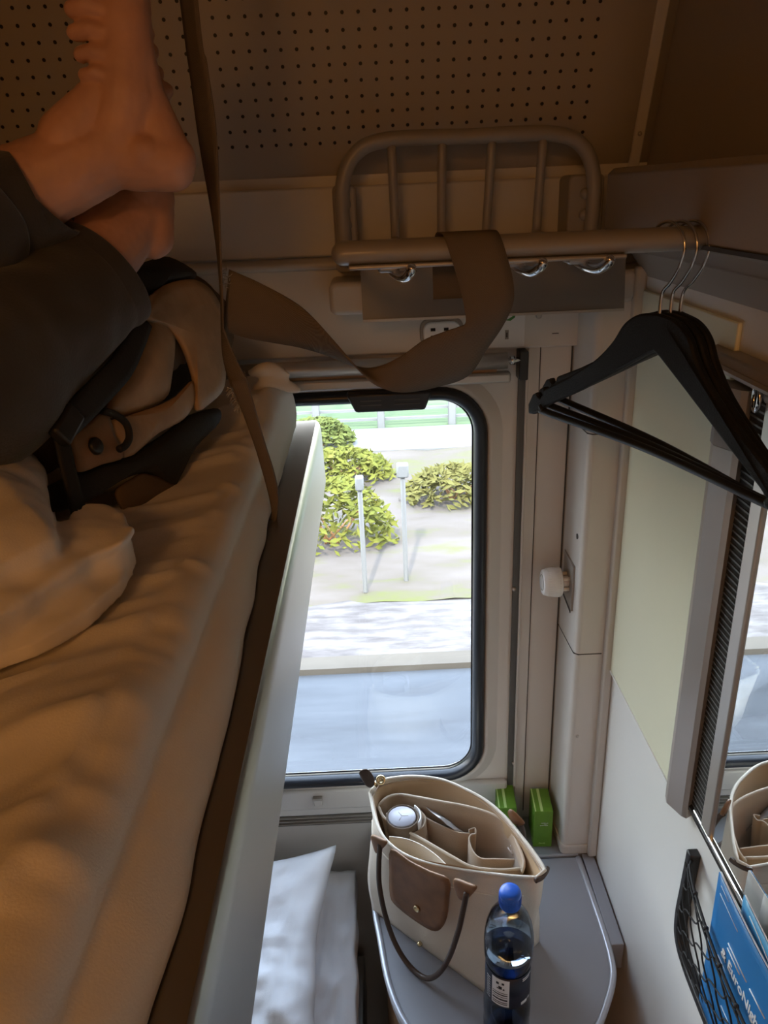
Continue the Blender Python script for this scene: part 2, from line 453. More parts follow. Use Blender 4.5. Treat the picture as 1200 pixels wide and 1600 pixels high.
# corner pillar (heating duct)
bm = new(); prism(bm, [(.3135, 1.2), (.3175, 1.106), (.3235, 1.100), (.3625, 1.100), (.405, 1.104), (.405, 1.2)], 2, .832, 1.886)
p1 = struct(obj('trim_10', bm, 'wall', bevel=.006, seg=3))
bm = new()
for z in (1.6503, 1.262):
    prism(bm, [(.3129, 1.201), (.3167, 1.1055), (.3231, 1.0994), (.3635, 1.0994), (.3635, 1.12), (.33, 1.201)], 2, z - .0008, z + .0008)
obj('seam', bm, 'groove', p1, smooth=False)
bm = new(); prism(bm, [(.3120, 1.2), (.3155, 1.104), (.322, 1.0975), (.366, 1.0975), (.405, 1.102), (.405, 1.2)], 2, .812, .834)
struct(obj('trim_11', bm, 'wall2', bevel=.003))
struct(obj('trim_12', B(.3655, XW, 1.088, 1.1035, .812, 1.89), 'wall2', bevel=.004))
bm = new(); c = at(902, 838, X=.3163); lathe(bm, [(0, c.x - .001), (.0045, c.x - .001), (.0045, c.x + .004)], 16, (0, c.y, c.z), 'X'); obj('plug_cap', bm, 'darkgrey', p1)
bm = new(); c = at(902, 1150, X=.3175 + .015); lathe(bm, [(0, 1.0985), (.003, 1.0985), (.003, 1.105)], 12, (at(902, 1150, Y=1.1).x, 0, at(902, 1150, Y=1.1).z), 'Y'); obj('screw', bm, 'alu2', p1)
# vertical guide slot, grooves and screws on the window wall
s = thing('trim_13', 'dark vertical guide slot beside the window', 'trim', (.232, YW, .9)); del s['category']; s['kind'] = 'structure'
obj('slot', B(.2275, .2385, 1.1945, 1.2005, .90, 1.755), 'darkgrey', s, smooth=False)
obj('slot_edge', B(.2385, .2425, 1.190, 1.2, .90, 1.762), 'wall2', s, bevel=.001)
for py in (920, 1192):
    c = at(802, py, Y=1.194); obj('screw', lathe(new(), [(0, 1.190), (.0035, 1.191), (.004, 1.195)], 14, (c.x + .001, 0, c.z), 'Y'), 'alu2', s)
bm = new(); box(bm, .2605, .2622, 1.1975, 1.2005, .83, 1.7665); box(bm, .3105, .3125, 1.197, 1.2005, .83, 1.7665)
struct(obj('trim_14', bm, 'groove', smooth=False))
struct(obj('trim_15', B(.2425, .2605, 1.1955, 1.2, .81, 1.7665), 'wall2', bevel=.001))
# sill band, catch and vent slits under the window
struct(obj('trim_16', B(-.86, .226, 1.186, 1.2, .866, .916), 'wall2', bevel=.005))
struct(obj('trim_17', B(-.86, .226, 1.192, 1.2, .848, .866), 'wall', bevel=.002))
v = thing('trim_18', 'dark slit vent under the window', 'vent', (-.3, YW, .82)); del v['category']; v['kind'] = 'structure'
obj('vent_recess', B(-.86, .226, 1.1975, 1.2003, .817, .8465), 'groove', v, smooth=False)
bm = new()
for z in (.824, .832, .840): box(bm, -.86, .226, 1.192, 1.2, z, z + .0022)
obj('vent_slats', bm, 'painted2', v, smooth=False)
c = at(497, 1250, Y=1.186)
cx = thing('window_catch', 'small pale square catch on the sill band under the window', 'catch', (c.x, 1.186, c.z - .008))
bm = new(); box(bm, c.x - .0085, c.x + .0085, 1.1775, 1.1858, c.z - .008, c.z + .008); obj('catch_plate', bm, 'wall2', cx, bevel=.002)
bm = new(); box(bm, c.x - .0095, c.x + .0095, 1.1760, 1.1858, c.z + .006, c.z + .0105); obj('catch_hood', bm, 'painted2', cx, bevel=.001)

#SECTION wallfixtures
# ------------------------------------------------------------------ roller blind
rb = thing('roller_blind', 'rolled-up grey roller blind with metal bottom bars above the window', 'blind', (-.2, 1.18, 1.72))
obj('blind_roll', tube(new(), [(-.62, 1.172, 1.752), (.205, 1.172, 1.752)], .0125, 20), 'alu2', rb)
obj('bottom_bar', B(-.62, .211, 1.166, 1.186, 1.718, 1.7345), 'alu2', rb, bevel=.004)
obj('cloth_edge', B(-.62, .19, 1.176, 1.184, 1.7345, 1.743), 'packbrown', rb, smooth=False)
bm = tube(new(), [(.205, 1.172, 1.752), (.226, 1.172, 1.752)], .004, 10); tube(bm, [(.209, 1.172, 1.752), (.216, 1.172, 1.752)], .007, 12); obj('end_pin', bm, 'chrome', rb)
obj('end_bracket', B(.2235, .2375, 1.168, 1.199, 1.7205, 1.7655), 'blackplastic', rb, bevel=.002)

# ------------------------------------------------------------------ power socket, stickers
c = at(690, 520, Y=1.18)
ps = thing('power_socket', 'small rounded double power socket on the panel above the window', 'socket', (c.x, 1.184, c.z - .015))
bm = new(); prism(bm, [(c.x + x, c.z + z) for x, z in rrect(.056, .034, .012, 5)], 1, 1.1735, 1.184); obj('socket_plate', bm, 'white', ps, bevel=.002)
bm = new(); prism(bm, [(c.x + x, c.z + z + .001) for x, z in rrect(.066, .042, .014, 5)], 1, 1.179, 1.1838); obj('socket_surround', bm, 'painted2', ps, bevel=.002)
bm = new()
for x in (-.014, .006):
    for z in (-.005, .006): box(bm, c.x + x - .003, c.x + x + .004, 1.1728, 1.1737, c.z + z - .002, c.z + z + .0025)
obj('pin_hole', bm, 'dark', ps, smooth=False)
a, b_ = at(760, 485, Y=1.183), at(819, 541, Y=1.183)
st = thing('wall_sticker', 'white sticker with a green leaf on the panel above the window', 'sticker', ((a.x + b_.x) / 2, 1.183, b_.z))
obj('sticker_sheet', B(a.x, b_.x, 1.1828, 1.1838, b_.z, a.z), 'white', st, smooth=False)
c = at(800, 492, Y=1.182); bm = new()
prism(bm, [(c.x + x * .0011, c.z + z * .0011) for x, z in ((-9, -7), (-2, -8), (4, -4), (6, 2), (10, 5), (5, 8), (0, 7), (-3, 2), (1, -2), (-4, -5))], 1, 1.1822, 1.1828); obj('leaf_print', bm, 'leafgreen', st, smooth=False)
c = at(792, 523, Y=1.182); bm = new(); box(bm, c.x - .0028, c.x + .0028, 1.1823, 1.1828, c.z - .007, c.z + .007); q = obj('pictogram', bm, 'painted2', st, smooth=False)
bm = new(); box(bm, c.x - .001, c.x + .001, 1.1818, 1.1823, c.z - .004, c.z + .003); obj('pictogram_mark', bm, 'groove', q, smooth=False)
c = at(842, 493, Y=1.183)
obj('screw', lathe(new(), [(0, 1.1815), (.0018, 1.181), (.0045, 1.1812), (.005, 1.184)], 16, (c.x, 0, c.z), 'Y'), 'alu2', t2p)
c = at(868, 521, Y=1.183)
obj_s = obj('stamped_dash', B(c.x - .005, c.x + .005, 1.1832, 1.1838, c.z - .0006, c.z + .0006), 'groove', smooth=False); struct(obj_s); obj_s.name = 'trim_19'

# ------------------------------------------------------------------ lamp under the rack
a = at(562, 415, Y=1.10); b_ = at(963, 468, Y=1.10); a2 = at(562, 495, Y=1.10)
wl = thing('wall_lamp', 'grey reading lamp box with flat plate under the luggage rack', 'lamp', (.16, 1.17, 1.86))
bm = new(); prism(bm, [(x + .155, z + 1.864) for x, z in rrect(.424, .044, .010, 5)], 1, 1.0915, 1.184); obj('lamp_housing', bm, 'wall2', wl, bevel=.006, seg=3)
bm = new(); prism(bm, [(1.094, 1.915), (1.0965, 1.915), (1.084, 1.836), (1.0815, 1.836)], 0, -.012, .350)
lp = obj('lamp_plate', bm, 'lampplate', wl, smooth=False)
obj('plate_lip', B(-.012, .350, 1.080, 1.088, 1.833, 1.8365), 'alu2', lp, smooth=False)

# ------------------------------------------------------------------ luggage rack
YR = .78
ZB = at(1060, 373, Y=YR).z
rk = thing('luggage_rack', 'grey tubular luggage rack with a guard loop on the window wall', 'rack', (.14, 1.17, 1.9))
xl, xr, zt, zb = -.032, .308, 2.061, 1.935
YL = 1.12
loop = [V((xl, YL, zb - .03)), V((xl, YL, zb)), V((xl, YL, zt - .06)), V((xl + .018, YL, zt - .018)), V((xl + .06, YL, zt)), V((.14, YL, zt + .0)), V((xr - .06, YL, zt - .001)), V((xr - .018, YL, zt - .018)), V((xr, YL, zt - .06)), V((xr, YL, zb)), V((xr, YL, zb - .03))]
obj('guard_loop', tube(new(), cat(loop, 8), .0098, 16), 'painted', rk)
for px in (612, 691, 769, 848):
    x = at(px, 240, Y=YL).x
    xb = at({612: 618, 691: 690, 769: 760, 848: 838}[px], 372, Y=YL).x
    obj('guard_bar', tube(new(), cat([V((x, YL, zt - .003)), V((xb, YL, zb + .012)), V((xb, YL - .012, zb)), V((xb, YR + .02, ZB - .004))], 8), .0062, 12), 'painted', rk)
for x in (xl, xr):
    obj('side_arm', tube(new(), [(x, YL, zb - .02), (x, YL - .02, zb - .012), (min(max(x, xl + .01), .25), YR + .012, ZB - .004)], .008, 12), 'painted', rk)
for px0, px1, sgn in ((520, 556, -1), (880, 934, 1)):
    x0, x1 = at(px0, 300, Y=1.16).x, at(px1, 300, Y=1.16).x
    bm = new(); prism(bm, [((x0 + x1) / 2 + x, 1.952 + z) for x, z in rrect(x1 - x0, .115, .008, 4)], 1, 1.128, 1.1875)
    mp = obj('mounting_plate', bm, 'painted2', rk, bevel=.003)
    for z in (1.985, 1.958):
        obj('mounting_bolt', lathe(new(), [(0, 1.121), (.006, 1.1215), (.0072, 1.125), (.0072, 1.129)], 16, ((x0 + x1) / 2 - .002 * sgn, 0, z), 'Y'), 'painted', mp)
# front bar: flattened tube with a rounded left end and a channel below
x0b, x1b = at(537, 394, Y=YR).x, .3215
bm = new(); pts, rs = [], []
for k in range(7):
    t = PI / 2 * k / 6; pts.append(V((x0b + .012 * (1 - math.sin(t)) - .012 + .0, YR, ZB))); rs.append(max(.002, .019 * math.sin(t)))
pts = [V((x0b - .012 * math.cos(PI / 2 * k / 6), YR, ZB)) for k in range(7)]
for k in range(1, 9): pts.append(V((x0b + (x1b - x0b) * k / 8, YR, ZB))); rs.append(.019)
tube(bm, pts, rs, 24, flat=.60, up=(0, 0, 1))
fb = obj('front_bar', bm, 'painted', rk)
bm = new(); box(bm, x0b + .004, x1b - .075, YR - .0165, YR + .014, ZB - .0145, ZB - .0105); obj('bar_channel', bm, 'alu2', fb, bevel=.0015)
for i, px in enumerate((632, 832, 934)):
    x = at(px, 412, Y=YR).x
    bm = tube(new(), cat([V((x - .014, YR + .035, ZB - .018)), V((x - .008, YR + .016, ZB - .023)), V((x - .001, YR - .004, ZB - .024)), V((x + .004, YR - .016, ZB - .019)), V((x + .007, YR - .021, ZB - .012))], 6), [.0052] * 22 + [.0046] * 2 + [.003], 12)
    hk = obj('coat_hook', bm, 'chrome', rk)
    bm = new(); box(bm, x - .026, x - .004, YR + .012, YR + .04, ZB - .021, ZB - .0125); obj('hook_base', bm, 'alu2', hk, bevel=.003)

#SECTION strap
# ------------------------------------------------------------------ safety strap
ss = thing('safety_strap', 'brown webbing safety strap hanging from the ceiling, one branch looped over the rack bar', 'strap', (-.12, .78, 1.68))
L = [(282, 0), (298, 120), (312, 224), (332, 340), (341, 412), (345, 470), (346, 520)]
Rr = [(308, 0), (323, 100), (337, 200), (342, 300), (345, 400), (348, 470), (349, 520)]
dy = [.022, .022, .022, .024, .025, .025, .025]
topL = at(270, -110, Y=.802); topR = at(292, -110, Y=.778)
pairs = [(V((topL.x, .80, 2.468)), V((topR.x + .01, .775, 2.468)))] + [(at(*l, Y=.79 + d), at(*r, Y=.79 - d * .6)) for l, r, d in zip(L, Rr, dy)]
obj('hanging_strap', ribbon(new(), pairs), 'strap', ss, solid=.0016)
seq = [((358, 421), (348, 516), .790, .790), ((401, 440), (385, 528), .785, .790), ((450, 466), (430, 536), .775, .79), ((482, 490), (470, 543), .765, .79), ((523, 535), (515, 556), .752, .79),
       ((557, 574), (557, 573), .75, .785), ((590, 603), (585, 574), .765, .775), ((627, 613), (625, 558), .775, .765), ((680, 605), (662, 532), .785, .757), ((731, 587), (697, 518), .785, .752),
       ((760, 546), (718, 511), .775, .750), ((786, 508), (728, 504), .762, .750), ((802, 472), (725, 478), .753, .751), ((801, 435), (715, 435), .7525, .7525), ((791, 397), (703, 397), .7555, .7555)]
pairs = [(at(*a, Y=ya), at(*b, Y=yb)) for a, b, ya, yb in seq]
a, b_ = at(780, 368, Y=.765), at(694, 368, Y=.765)
pairs += [(V((a.x, .764, ZB + .012)), V((b_.x, .764, ZB + .012))), (V((a.x - .003, YR, ZB + .0148)), V((b_.x - .003, YR, ZB + .0148))), (V((a.x - .006, .797, ZB + .011)), V((b_.x - .006, .797, ZB + .011))), (V((a.x - .008, .805, ZB - .01)), V((b_.x - .008, .805, ZB - .01))), (V((a.x - .008, .805, ZB - .05)), V((b_.x - .008, .805, ZB - .05)))]
obj('draped_branch', ribbon(new(), pairs), 'strap', ss, solid=.0016)
Ll = [(346, 515), (349, 560), (360, 600), (366, 605)]; Rl = [(350, 515), (366, 555), (381, 585), (386, 590)]
obj('slack_fold', ribbon(new(), [(at(*l, Y=.785), at(*r, Y=.775)) for l, r in zip(Ll, Rl)]), 'strap', ss, solid=.0016)
Ll = [(361, 596), (378, 640), (398, 695), (413, 745), (422, 780), (425, 806)]; Rl = [(382, 580), (396, 630), (413, 690), (428, 738), (434, 772), (431, 812)]
dl = [.782, .783, .783, .782, .780, .778]
lo = obj('lower_strap', ribbon(new(), [(at(*l, Y=y), at(*r, Y=y - .004)) for l, r, y in zip(Ll, Rl, dl)] + [(V((-.128, .778, 1.655)), V((-.1275, .772, 1.655)))]), 'strap', ss, solid=.0028)
bm = new()
for k in range(26):
    t = k / 25; p = at(361 + 14 * t, 606 + 30 * t, Y=.781)
    for j in range(2):
        d = V((random.uniform(-.006, .001), random.uniform(-.003, .001), random.uniform(-.006, .004))); tube(bm, [p, p + d * .6, p + d + V((0, 0, -.001))], .00035, 4)
obj('frayed_edge', bm, 'stitch', lo)
bm = new()
for k in range(30):
    t = k / 29; p = at(347 + random.uniform(0, 12), 420 + random.uniform(-2, 30) , Y=.788)
    d = V((random.uniform(-.003, .004), -.002, random.uniform(-.004, .003))); tube(bm, [p, p + d], .00035, 4)
obj('torn_stitching', bm, 'stitch', ss)

#SECTION person
# ------------------------------------------------------------------ person lying on the upper bunk: one continuous body
bm = new()
def cap(a, b, ra, rb, flat=1., up=None): capsule(bm, a, b, ra, rb, 18, flat, up)
Y1, Y2 = .735, .80
# --- upper leg (crossed on top)
ank = at(168, 238, Y=Y1); shin0 = at(40, 296, Y=Y1 - .015); knee1 = V((-.63, .52, 1.935)); hip1 = V((-.60, .10, 1.87))
cap(shin0, ank, .037, .031); cap(at(108, 216, Y=Y1 - .01), at(160, 150, Y=Y1 - .006), .025, .018); q1, q2 = at(-30, 322, Y=Y1 - .035), at(-150, 370, Y=Y1 - .08); cap(q1, shin0, .040, .037); cap(q2, q1, .045, .040); cap(knee1, q2, .056, .046); q3 = V((-.62, .30, 1.905)); cap(q3, knee1, .066, .058); cap(hip1, q3, .078, .066)
heel = at(264, 250, Y=Y1 + .004)
cap(ank, heel, .030, .0235); cap(at(205, 262, Y=Y1), at(268, 262, Y=Y1 + .004), .019, .020)
mid = at(196, 150, Y=Y1 - .002); ball_ = at(196, 40, Y=Y1 + .004)
cap(at(185, 215, Y=Y1), mid, .0285, .0255); cap(heel, at(230, 160, Y=Y1 + .005), .022, .0175)
cap(mid, ball_, .0255, .0215); cap(at(230, 160, Y=Y1 + .004), at(204, 30, Y=Y1), .0165, .0135)
cap(ank, at(150, 165, Y=Y1 - .002), .026, .014); cap(at(150, 168, Y=Y1 - .002), at(184, 100, Y=Y1), .014, .014)
ball2 = at(194, -60, Y=Y1 + .02); cap(ball_, ball2, .0215, .020)
cap(at(222, 236, Y=Y1 - .012), at(228, 236, Y=Y1 - .012), .015, .013)   # ankle bone
toes1 = [((172, 122), (131, 117), .0055, .0053), ((172, 88), (126, 86), .0063, .0062), ((172, 55), (117, 51), .0069, .0068), ((172, 20), (114, 14), .0075, .0074), ((178, -35), (122, -38), .0110, .0105)]
for i, (a, b_, ra, rb_) in enumerate(toes1):
    y = Y1 - .018 + .004 * i
    m_ = at((a[0] * .45 + b_[0] * .55), (a[1] * .45 + b_[1] * .55) - 7, Y=y - .003)
    cap(at(*a, Y=y), m_, ra * 1.05, ra); cap(m_, at(*b_, Y=y), ra, rb_)
# --- lower leg
ank2 = at(205, 345, Y=Y2 + .01); shin2 = at(118, 428, Y=Y2 - .05); knee2 = V((-.43, .46, 1.875)); hip2 = V((-.43, .10, 1.87))
cap(shin2, ank2, .042, .031); q1, q2, q3 = at(80, 492, Y=Y2 - .09), at(10, 540, Y=Y2 - .14), at(-90, 615, Y=Y2 - .21); cap(q1, shin2, .043, .042); cap(q2, q1, .048, .043); cap(q3, q2, .053, .048); cap(knee2, q3, .058, .054); q3 = V((-.42, .28, 1.875)); cap(q3, knee2, .066, .058); cap(hip2, q3, .078, .066)
heel2 = at(239, 372, Y=Y2 + .012)
cap(ank2, heel2, .026, .0195); cap(at(243, 310, Y=Y2 + .02), heel2, .0185, .020); cap(at(205, 345, Y=Y2 + .01), at(235, 300, Y=Y2 + .02), .026, .022)
mid2 = at(236, 240, Y=Y2 + .03); bal2 = at(226, 150, Y=Y2 + .035)
cap(at(235, 310, Y=Y2 + .02), mid2, .022, .020); cap(mid2, bal2, .020, .019)
for i, (a, b_, r_) in enumerate([((228, 175), (259, 142), .0078), ((226, 140), (244, 114), .0075), ((222, 105), (236, 82), .0078), ((215, 75), (228, 52), .008), ((205, 50), (214, 22), .012)]):
    cap(at(*a, Y=Y2 + .03), at(*b_, Y=Y2 + .025), r_, r_)
# --- trunk, arms and head, lying along the bunk away from the window
pel = V((-.515, .10, 1.875)); chest = V((-.51, -.32, 1.89)); neck = V((-.50, -.58, 1.88)); head = V((-.50, -.71, 1.885))
cap(V((-.44, .10, 1.87)), V((-.59, .10, 1.87)), .088, .088); cap(pel, chest, .105, .112, .8, (0, 0, 1))
cap(V((-.40, -.48, 1.865)), V((-.64, -.45, 1.865)), .062, .062); cap(chest, neck, .09, .05); cap(neck, head, .05, .055)
ball(bm, head, .082, 24, 16, (.92, 1.2, 1.05)); ball(bm, head + V((0, .02, .085)), .014); ball(bm, head + V((0, .05, .076)), .018, sc=(1.3, .7, .6))
for s in (-1, 1): ball(bm, head + V((.076 * s, 0, -.005)), .02, sc=(.4, .8, 1)); ball(bm, head + V((.03 * s, -.012, .074)), .011)
for s, sh, el, wr in ((1, V((-.36, -.46, 1.86)), V((-.29, -.22, 1.84)), V((-.42, -.06, 1.975))), (-1, V((-.68, -.43, 1.86)), V((-.75, -.2, 1.845)), V((-.62, -.05, 1.98)))):
    cap(sh, el, .044, .036); cap(el, wr, .036, .025)
    d = (wr - el).normalized(); e = V((-s * .8, .5, -.1)).normalized(); pm_ = wr + d * .055
    cap(wr, pm_, .026, .030, .55, (0, 0, 1))
    side = d.cross(V((0, 0, 1))).normalized()
    for k in range(4):
        q = pm_ + side * (.018 * (k - 1.5)) + d * .01; ln = (.06, .072, .068, .052)[k]
        m1 = q + d * ln * .5 + V((0, 0, -.004)); cap(q, m1, .0085, .008); cap(m1, m1 + d * ln * .45 + V((0, 0, -.014)), .008, .0068)
    q = wr + d * .02 - side * .024 * s; cap(q, q - side * .03 * s + d * .03, .0105, .0085)
body = remesh(bm, .0020, 4, .5, 'person')
def skin_n(co, n):
    return co + n * (.0007 * noise.noise(co * 60) + .0004 * noise.noise(co * 170))
displace(body, skin_n)
per = obj('person', body, 'skin')
tag(per, 'barefoot person lying on the upper bunk with crossed legs in dark trousers', 'person')
# trousers: tubes with open hems, wrinkled
def leg_loft(bm, stations, n=40, hem=.008):
    C = cat([s[0] for s in stations], 7); 
    RA = cat([V((s[1], s[2], 0)) for s in stations], 7)
    rings = []
    U = None
    for i, p in enumerate(C):
        t = (C[min(i + 1, len(C) - 1)] - C[max(i - 1, 0)]).normalized()
        if i < 5 and stations[0][3] is not None: t = stations[0][3].normalized().lerp(t, i / 5).normalized()
        u = V((0, 0, 1)) - t * t.z; u.normalize(); w = t.cross(u)
        ring = []
        for k in range(n):
            a = 2 * PI * k / n; q = p + w * RA[i].x * math.cos(a) + u * RA[i].y * math.sin(a)
            nn = (q - p).normalized(); fall = min(1, i / 5)
            q = q + nn * fall * (.008 * noise.noise(V((q.x * 9, q.y * 9, q.z * 22))) + .005 * noise.noise(q * 34))
            ring.append(q)
        rings.append(ring)
    first = [r * 1 for r in rings[0]]
    c0 = sum(first, V((0, 0, 0))) / n
    inner = [[c0 + (p - c0) * .90 + (rings[2][0] - rings[0][0]) * .0 + (C[3] - C[0]) * .4 for p in first], [c0 + (p - c0) * .965 for p in first]]
    loft(bm, inner + rings, wrap=True)
bm = new()
hem1 = at(68, 300, Y=Y1 - .012)
leg_loft(bm, [(hem1, .045, .042, V((-.75, -.1, -.55))), (at(35, 312, Y=Y1 - .02), .047, .045, None), (at(-30, 330, Y=Y1 - .04), .052, .050, None), (at(-150, 375, Y=Y1 - .085), .062, .060, None), (knee1, .076, .076, None), (V((-.62, .30, 1.905)), .088, .084, None), (hip1 + V((0, -.03, .0)), .106, .098, None)])
h2 = at(162, 427, Y=Y2 - .03)
leg_loft(bm, [(h2, .060, .056, None), (at(128, 456, Y=Y2 - .05), .061, .057, None), (at(80, 492, Y=Y2 - .09), .063, .060, None), (at(10, 540, Y=Y2 - .14), .067, .065, None), (at(-90, 615, Y=Y2 - .21), .074, .072, None), (knee2 + V((0, -.01, .006)), .080, .078, None), (V((-.42, .28, 1.875)), .088, .086, None), (hip2 + V((.0, -.04, 0)), .104, .098, None)])
tr = obj('trousers', bm, 'trouser', per, sub=1)
bm = new(); cap_ = lambda *a, **k: capsule(bm, *a, **k)
cap_(pel + V((0, .06, 0)), chest, .118, .126, flat=.84, up=(0, 0, 1)); cap_(V((-.39, -.48, 1.865)), V((-.65, -.45, 1.865)), .072, .072); cap_(V((-.36, -.46, 1.86)), V((-.29, -.24, 1.845)), .056, .05); cap_(V((-.68, -.43, 1.86)), V((-.75, -.21, 1.85)), .056, .05)
obj('shirt', remesh(bm, .008, 6), 'shirt', per)
bm = new(); ball(bm, head + V((0, -.025, -.012)), .09, 24, 16, (.94, 1.12, 1.0)); obj('hair', remesh(bm, .006, 2), 'hair', per)

#SECTION bed
# ------------------------------------------------------------------ upper bunk, mattress, sheet
ub = thing('upper_bunk', 'fold-down upper bunk with a brushed aluminium side rail', 'bunk', (-.48, .1, 1.55))
prf = [(-.086, 1.566), (-.0875, 1.655), (-.089, 1.664), (-.093, 1.670), (-.100, 1.6715), (-.128, 1.668), (-.132, 1.664), (-.132, 1.60), (-.12, 1.566)]
obj('side_rail', prism(new(), prf, 1, -1.02, 1.176), 'alu', ub, bevel=.003)
obj('rail_cover', prism(new(), [(-.0955, 1.6708), (-.0935, 1.6722), (-.127, 1.6715), (-.127, 1.6690)], 1, -1.02, 1.17), 'railtop', ub, smooth=False)
obj('base_board', B(-.85, -.132, -1.02, 1.17, 1.60, 1.635), 'wall2', ub, bevel=.003)
mt = thing('mattress', 'grey ticking mattress of the upper bunk under a sheet', 'mattress', (-.49, .1, 1.637))
obj('mattress_core', B(-.848, -.146, -1.0, 1.158, 1.637, 1.712), 'ticking', mt, bevel=.02, seg=4)
obj('ticking_roll', tube(new(), [(-.42, 1.134, 1.742), (-.16, 1.134, 1.745), (-.134, 1.134, 1.742)], [.026, .026, .020], 16), 'ticking', mt)
def fold(x, y):
    a = noise.noise(V((x * 5 + y * 2.2, y * 13 - x * 4.5, 0))); c_ = noise.noise(V((x * 3, y * 3, 7)))
    r = 0
    for fx, fy, sk, pw, am, sd in ((2.2, 8, 6.5, 5, .0095, 11.), (2.6, 15, 11., 5, .0065, 3.), (3.4, 26, 18., 5, .0035, 23.)):
        m_ = max(0, min(1, .55 + 1.6 * noise.noise(V((x * 2.2, y * 2.2, sd + 5)))))
        r += am * m_ * (1 - min(1, abs(noise.noise(V((x * fx + y * 1.3, y * fy - x * sk, sd)))) * 1.7)) ** pw
    return .005 * a + .005 * c_ + r - .006
bm = new(); rows = []
NY = 400
for j in range(NY):
    y = -1.0 + 2.13 * j / (NY - 1)
    far = max(0, min(1, (y - .80) / .36)); near = max(0, min(1, (.75 - y) / .4))
    zt_ = 1.737 + .026 * far + .002 * near; xe = -.133 + .010 * far
    row = []
    for i in range(110):
        x = -.85 + (xe - .03 + .85) * i / 109
        row.append(V((x, y, zt_ + fold(x, y) * min(1, (i + 2) / 8))))
    zb_ = 1.7385 + .026 * far
    for k in range(1, 9):
        t = PI / 2 * k / 8; row.append(V((xe - .03 + .03 * math.sin(t), y, zt_ - .03 + .03 * math.cos(t) + fold(xe, y) * (1 - k / 9))))
    z1 = row[-1].z; x1 = xe; xend = -.1085 - .014 * max(0, min(1, (y - .42) / .35)) ; 
    for k in range(1, 11):
        t = k / 10; w_ = .004 * math.sin(t * 3.0) * (1 + noise.noise(V((y * 7, 0, 2)))) + .003 * noise.noise(V((y * 16, t * 2, 5))) * t
        row.append(V((x1 + (xend - x1) * t ** .8 + w_, y, z1 + (1.6745 - z1) * t)))
    rows.append(row)
loft(bm, rows)
bs = obj('bed_sheet', bm, 'sheet', solid=.0012, soff=-1); tag(bs, 'rumpled white fitted sheet on the upper bunk mattress', 'sheet')
# tucked sheet corner folds by the strap
bm = new()
for pts, r_ in (([(395, 610), (420, 596), (455, 606), (470, 612)], .009), ([(400, 600), (406, 630), (410, 652)], .008), ([(388, 585), (420, 575), (452, 590)], .010)):
    P = cat([at(*p, Y=1.05) for p in pts], 6); P = [V((p.x, p.y, max(p.z, 1.745))) for p in P]
    tube(bm, P, [r_ * (.5 + .5 * math.sin(PI * min(.92, max(.08, k / (len(P) - 1))))) for k in range(len(P))], 12)
me = remesh(bm, .004, 5); tag(obj('pillow_case', me, 'sheet'), 'small bunched corner of white cloth at the window end of the upper bunk', 'cloth')
# duvet: a puffed end and two folded-over tongues
bm = new()
def bed(px, py, z): return at(px, py, Z=z)
def flatcap(pp, rr, fl):
    tube(bm, cat([V(p) for p in pp], 6), [a for i in range(len(rr) - 1) for a in [rr[i] + (rr[i + 1] - rr[i]) * k / 6 for k in range(6)]] + [rr[-1]], 20, flat=fl, up=(0, 0, 1))
def layer(pts, ztop, bulge, zbase=1.741):
    P = [bed(px, py, ztop) for px, py in pts]
    patch(bm, [V((p.x, p.y, zbase)) for p in P], (0, 0, 1), ztop - zbase, bulge, 5, 9)
layer([(204, 838), (201, 868), (196, 896), (160, 930), (110, 968), (60, 1000), (0, 1022), (-160, 1080), (-220, 1040), (-100, 960), (60, 890), (150, 830)], 1.7535, .004)
layer([(100, 836), (126, 792), (150, 786), (178, 790), (200, 812), (202, 832), (186, 846), (140, 866), (90, 896), (30, 936), (-40, 980), (-180, 1040), (-260, 960), (-120, 880), (20, 850)], 1.776, .009)
hem_ = cat([bed(*p, 1.774) for p in ((206, 826), (187, 849), (140, 869), (90, 899), (30, 939), (-40, 983))], 8); tube(bm, hem_, .0045, 10)
low_ = cat([bed(*p, 1.753) for p in ((200, 880), (160, 905), (110, 940), (60, 974), (0, 1002))], 8); tube(bm, low_, .0055, 10)
layer([(66, 720), (70, 765), (86, 830), (70, 848), (30, 868), (-30, 895), (-200, 960), (-330, 840), (-200, 740), (-60, 690), (10, 694), (40, 706)], 1.796, .026)
me = remesh(bm, .0026, 3)
def dn(co, n):
    return co + n * (.0038 * noise.noise(V((co.x * 10 + co.y * 8, co.y * 30 - co.x * 14, co.z * 10))) + .0014 * noise.noise(co * 55))
displace(me, dn)
tag(obj('duvet', me, 'sheet'), 'crumpled white duvet folded back on the upper bunk beside the backpack', 'duvet')

# ------------------------------------------------------------------ backpack between the legs and the sheet
bp0 = at(92, 800, Z=1.756); bp1 = at(330, 648, Z=1.770); bd = V((bp1.x - bp0.x, bp1.y - bp0.y, 0)).normalized(); bn = V((bd.y, -bd.x, .28)).normalized()
def pk(px, py, off=0.): return atp(px, py, bp0, bn, off)
bk = thing('backpack', 'tan and black canvas backpack lying on the upper bunk under the legs', 'backpack', (-.35, .85, 1.745))
bm = new()
ax = bd; inn = -V((bn.x, bn.y, 0)).normalized()
secs = [(.02, .045, .050), (.08, .075, .070), (.18, .085, .082), (.28, .088, .088), (.36, .080, .080), (.40, .055, .06)]
tube(bm, cat([bp0 + ax * s + inn * (w_ + .012) + V((0, 0, h_ + .004)) for s, w_, h_ in secs], 6), [a for i in range(len(secs) - 1) for a in [secs[i][1] + (secs[i + 1][1] - secs[i][1]) * k / 6 for k in range(6)]] + [secs[-1][1]], 28, flat=1.0, up=(0, 0, 1))
me = remesh(bm, .005, 6)
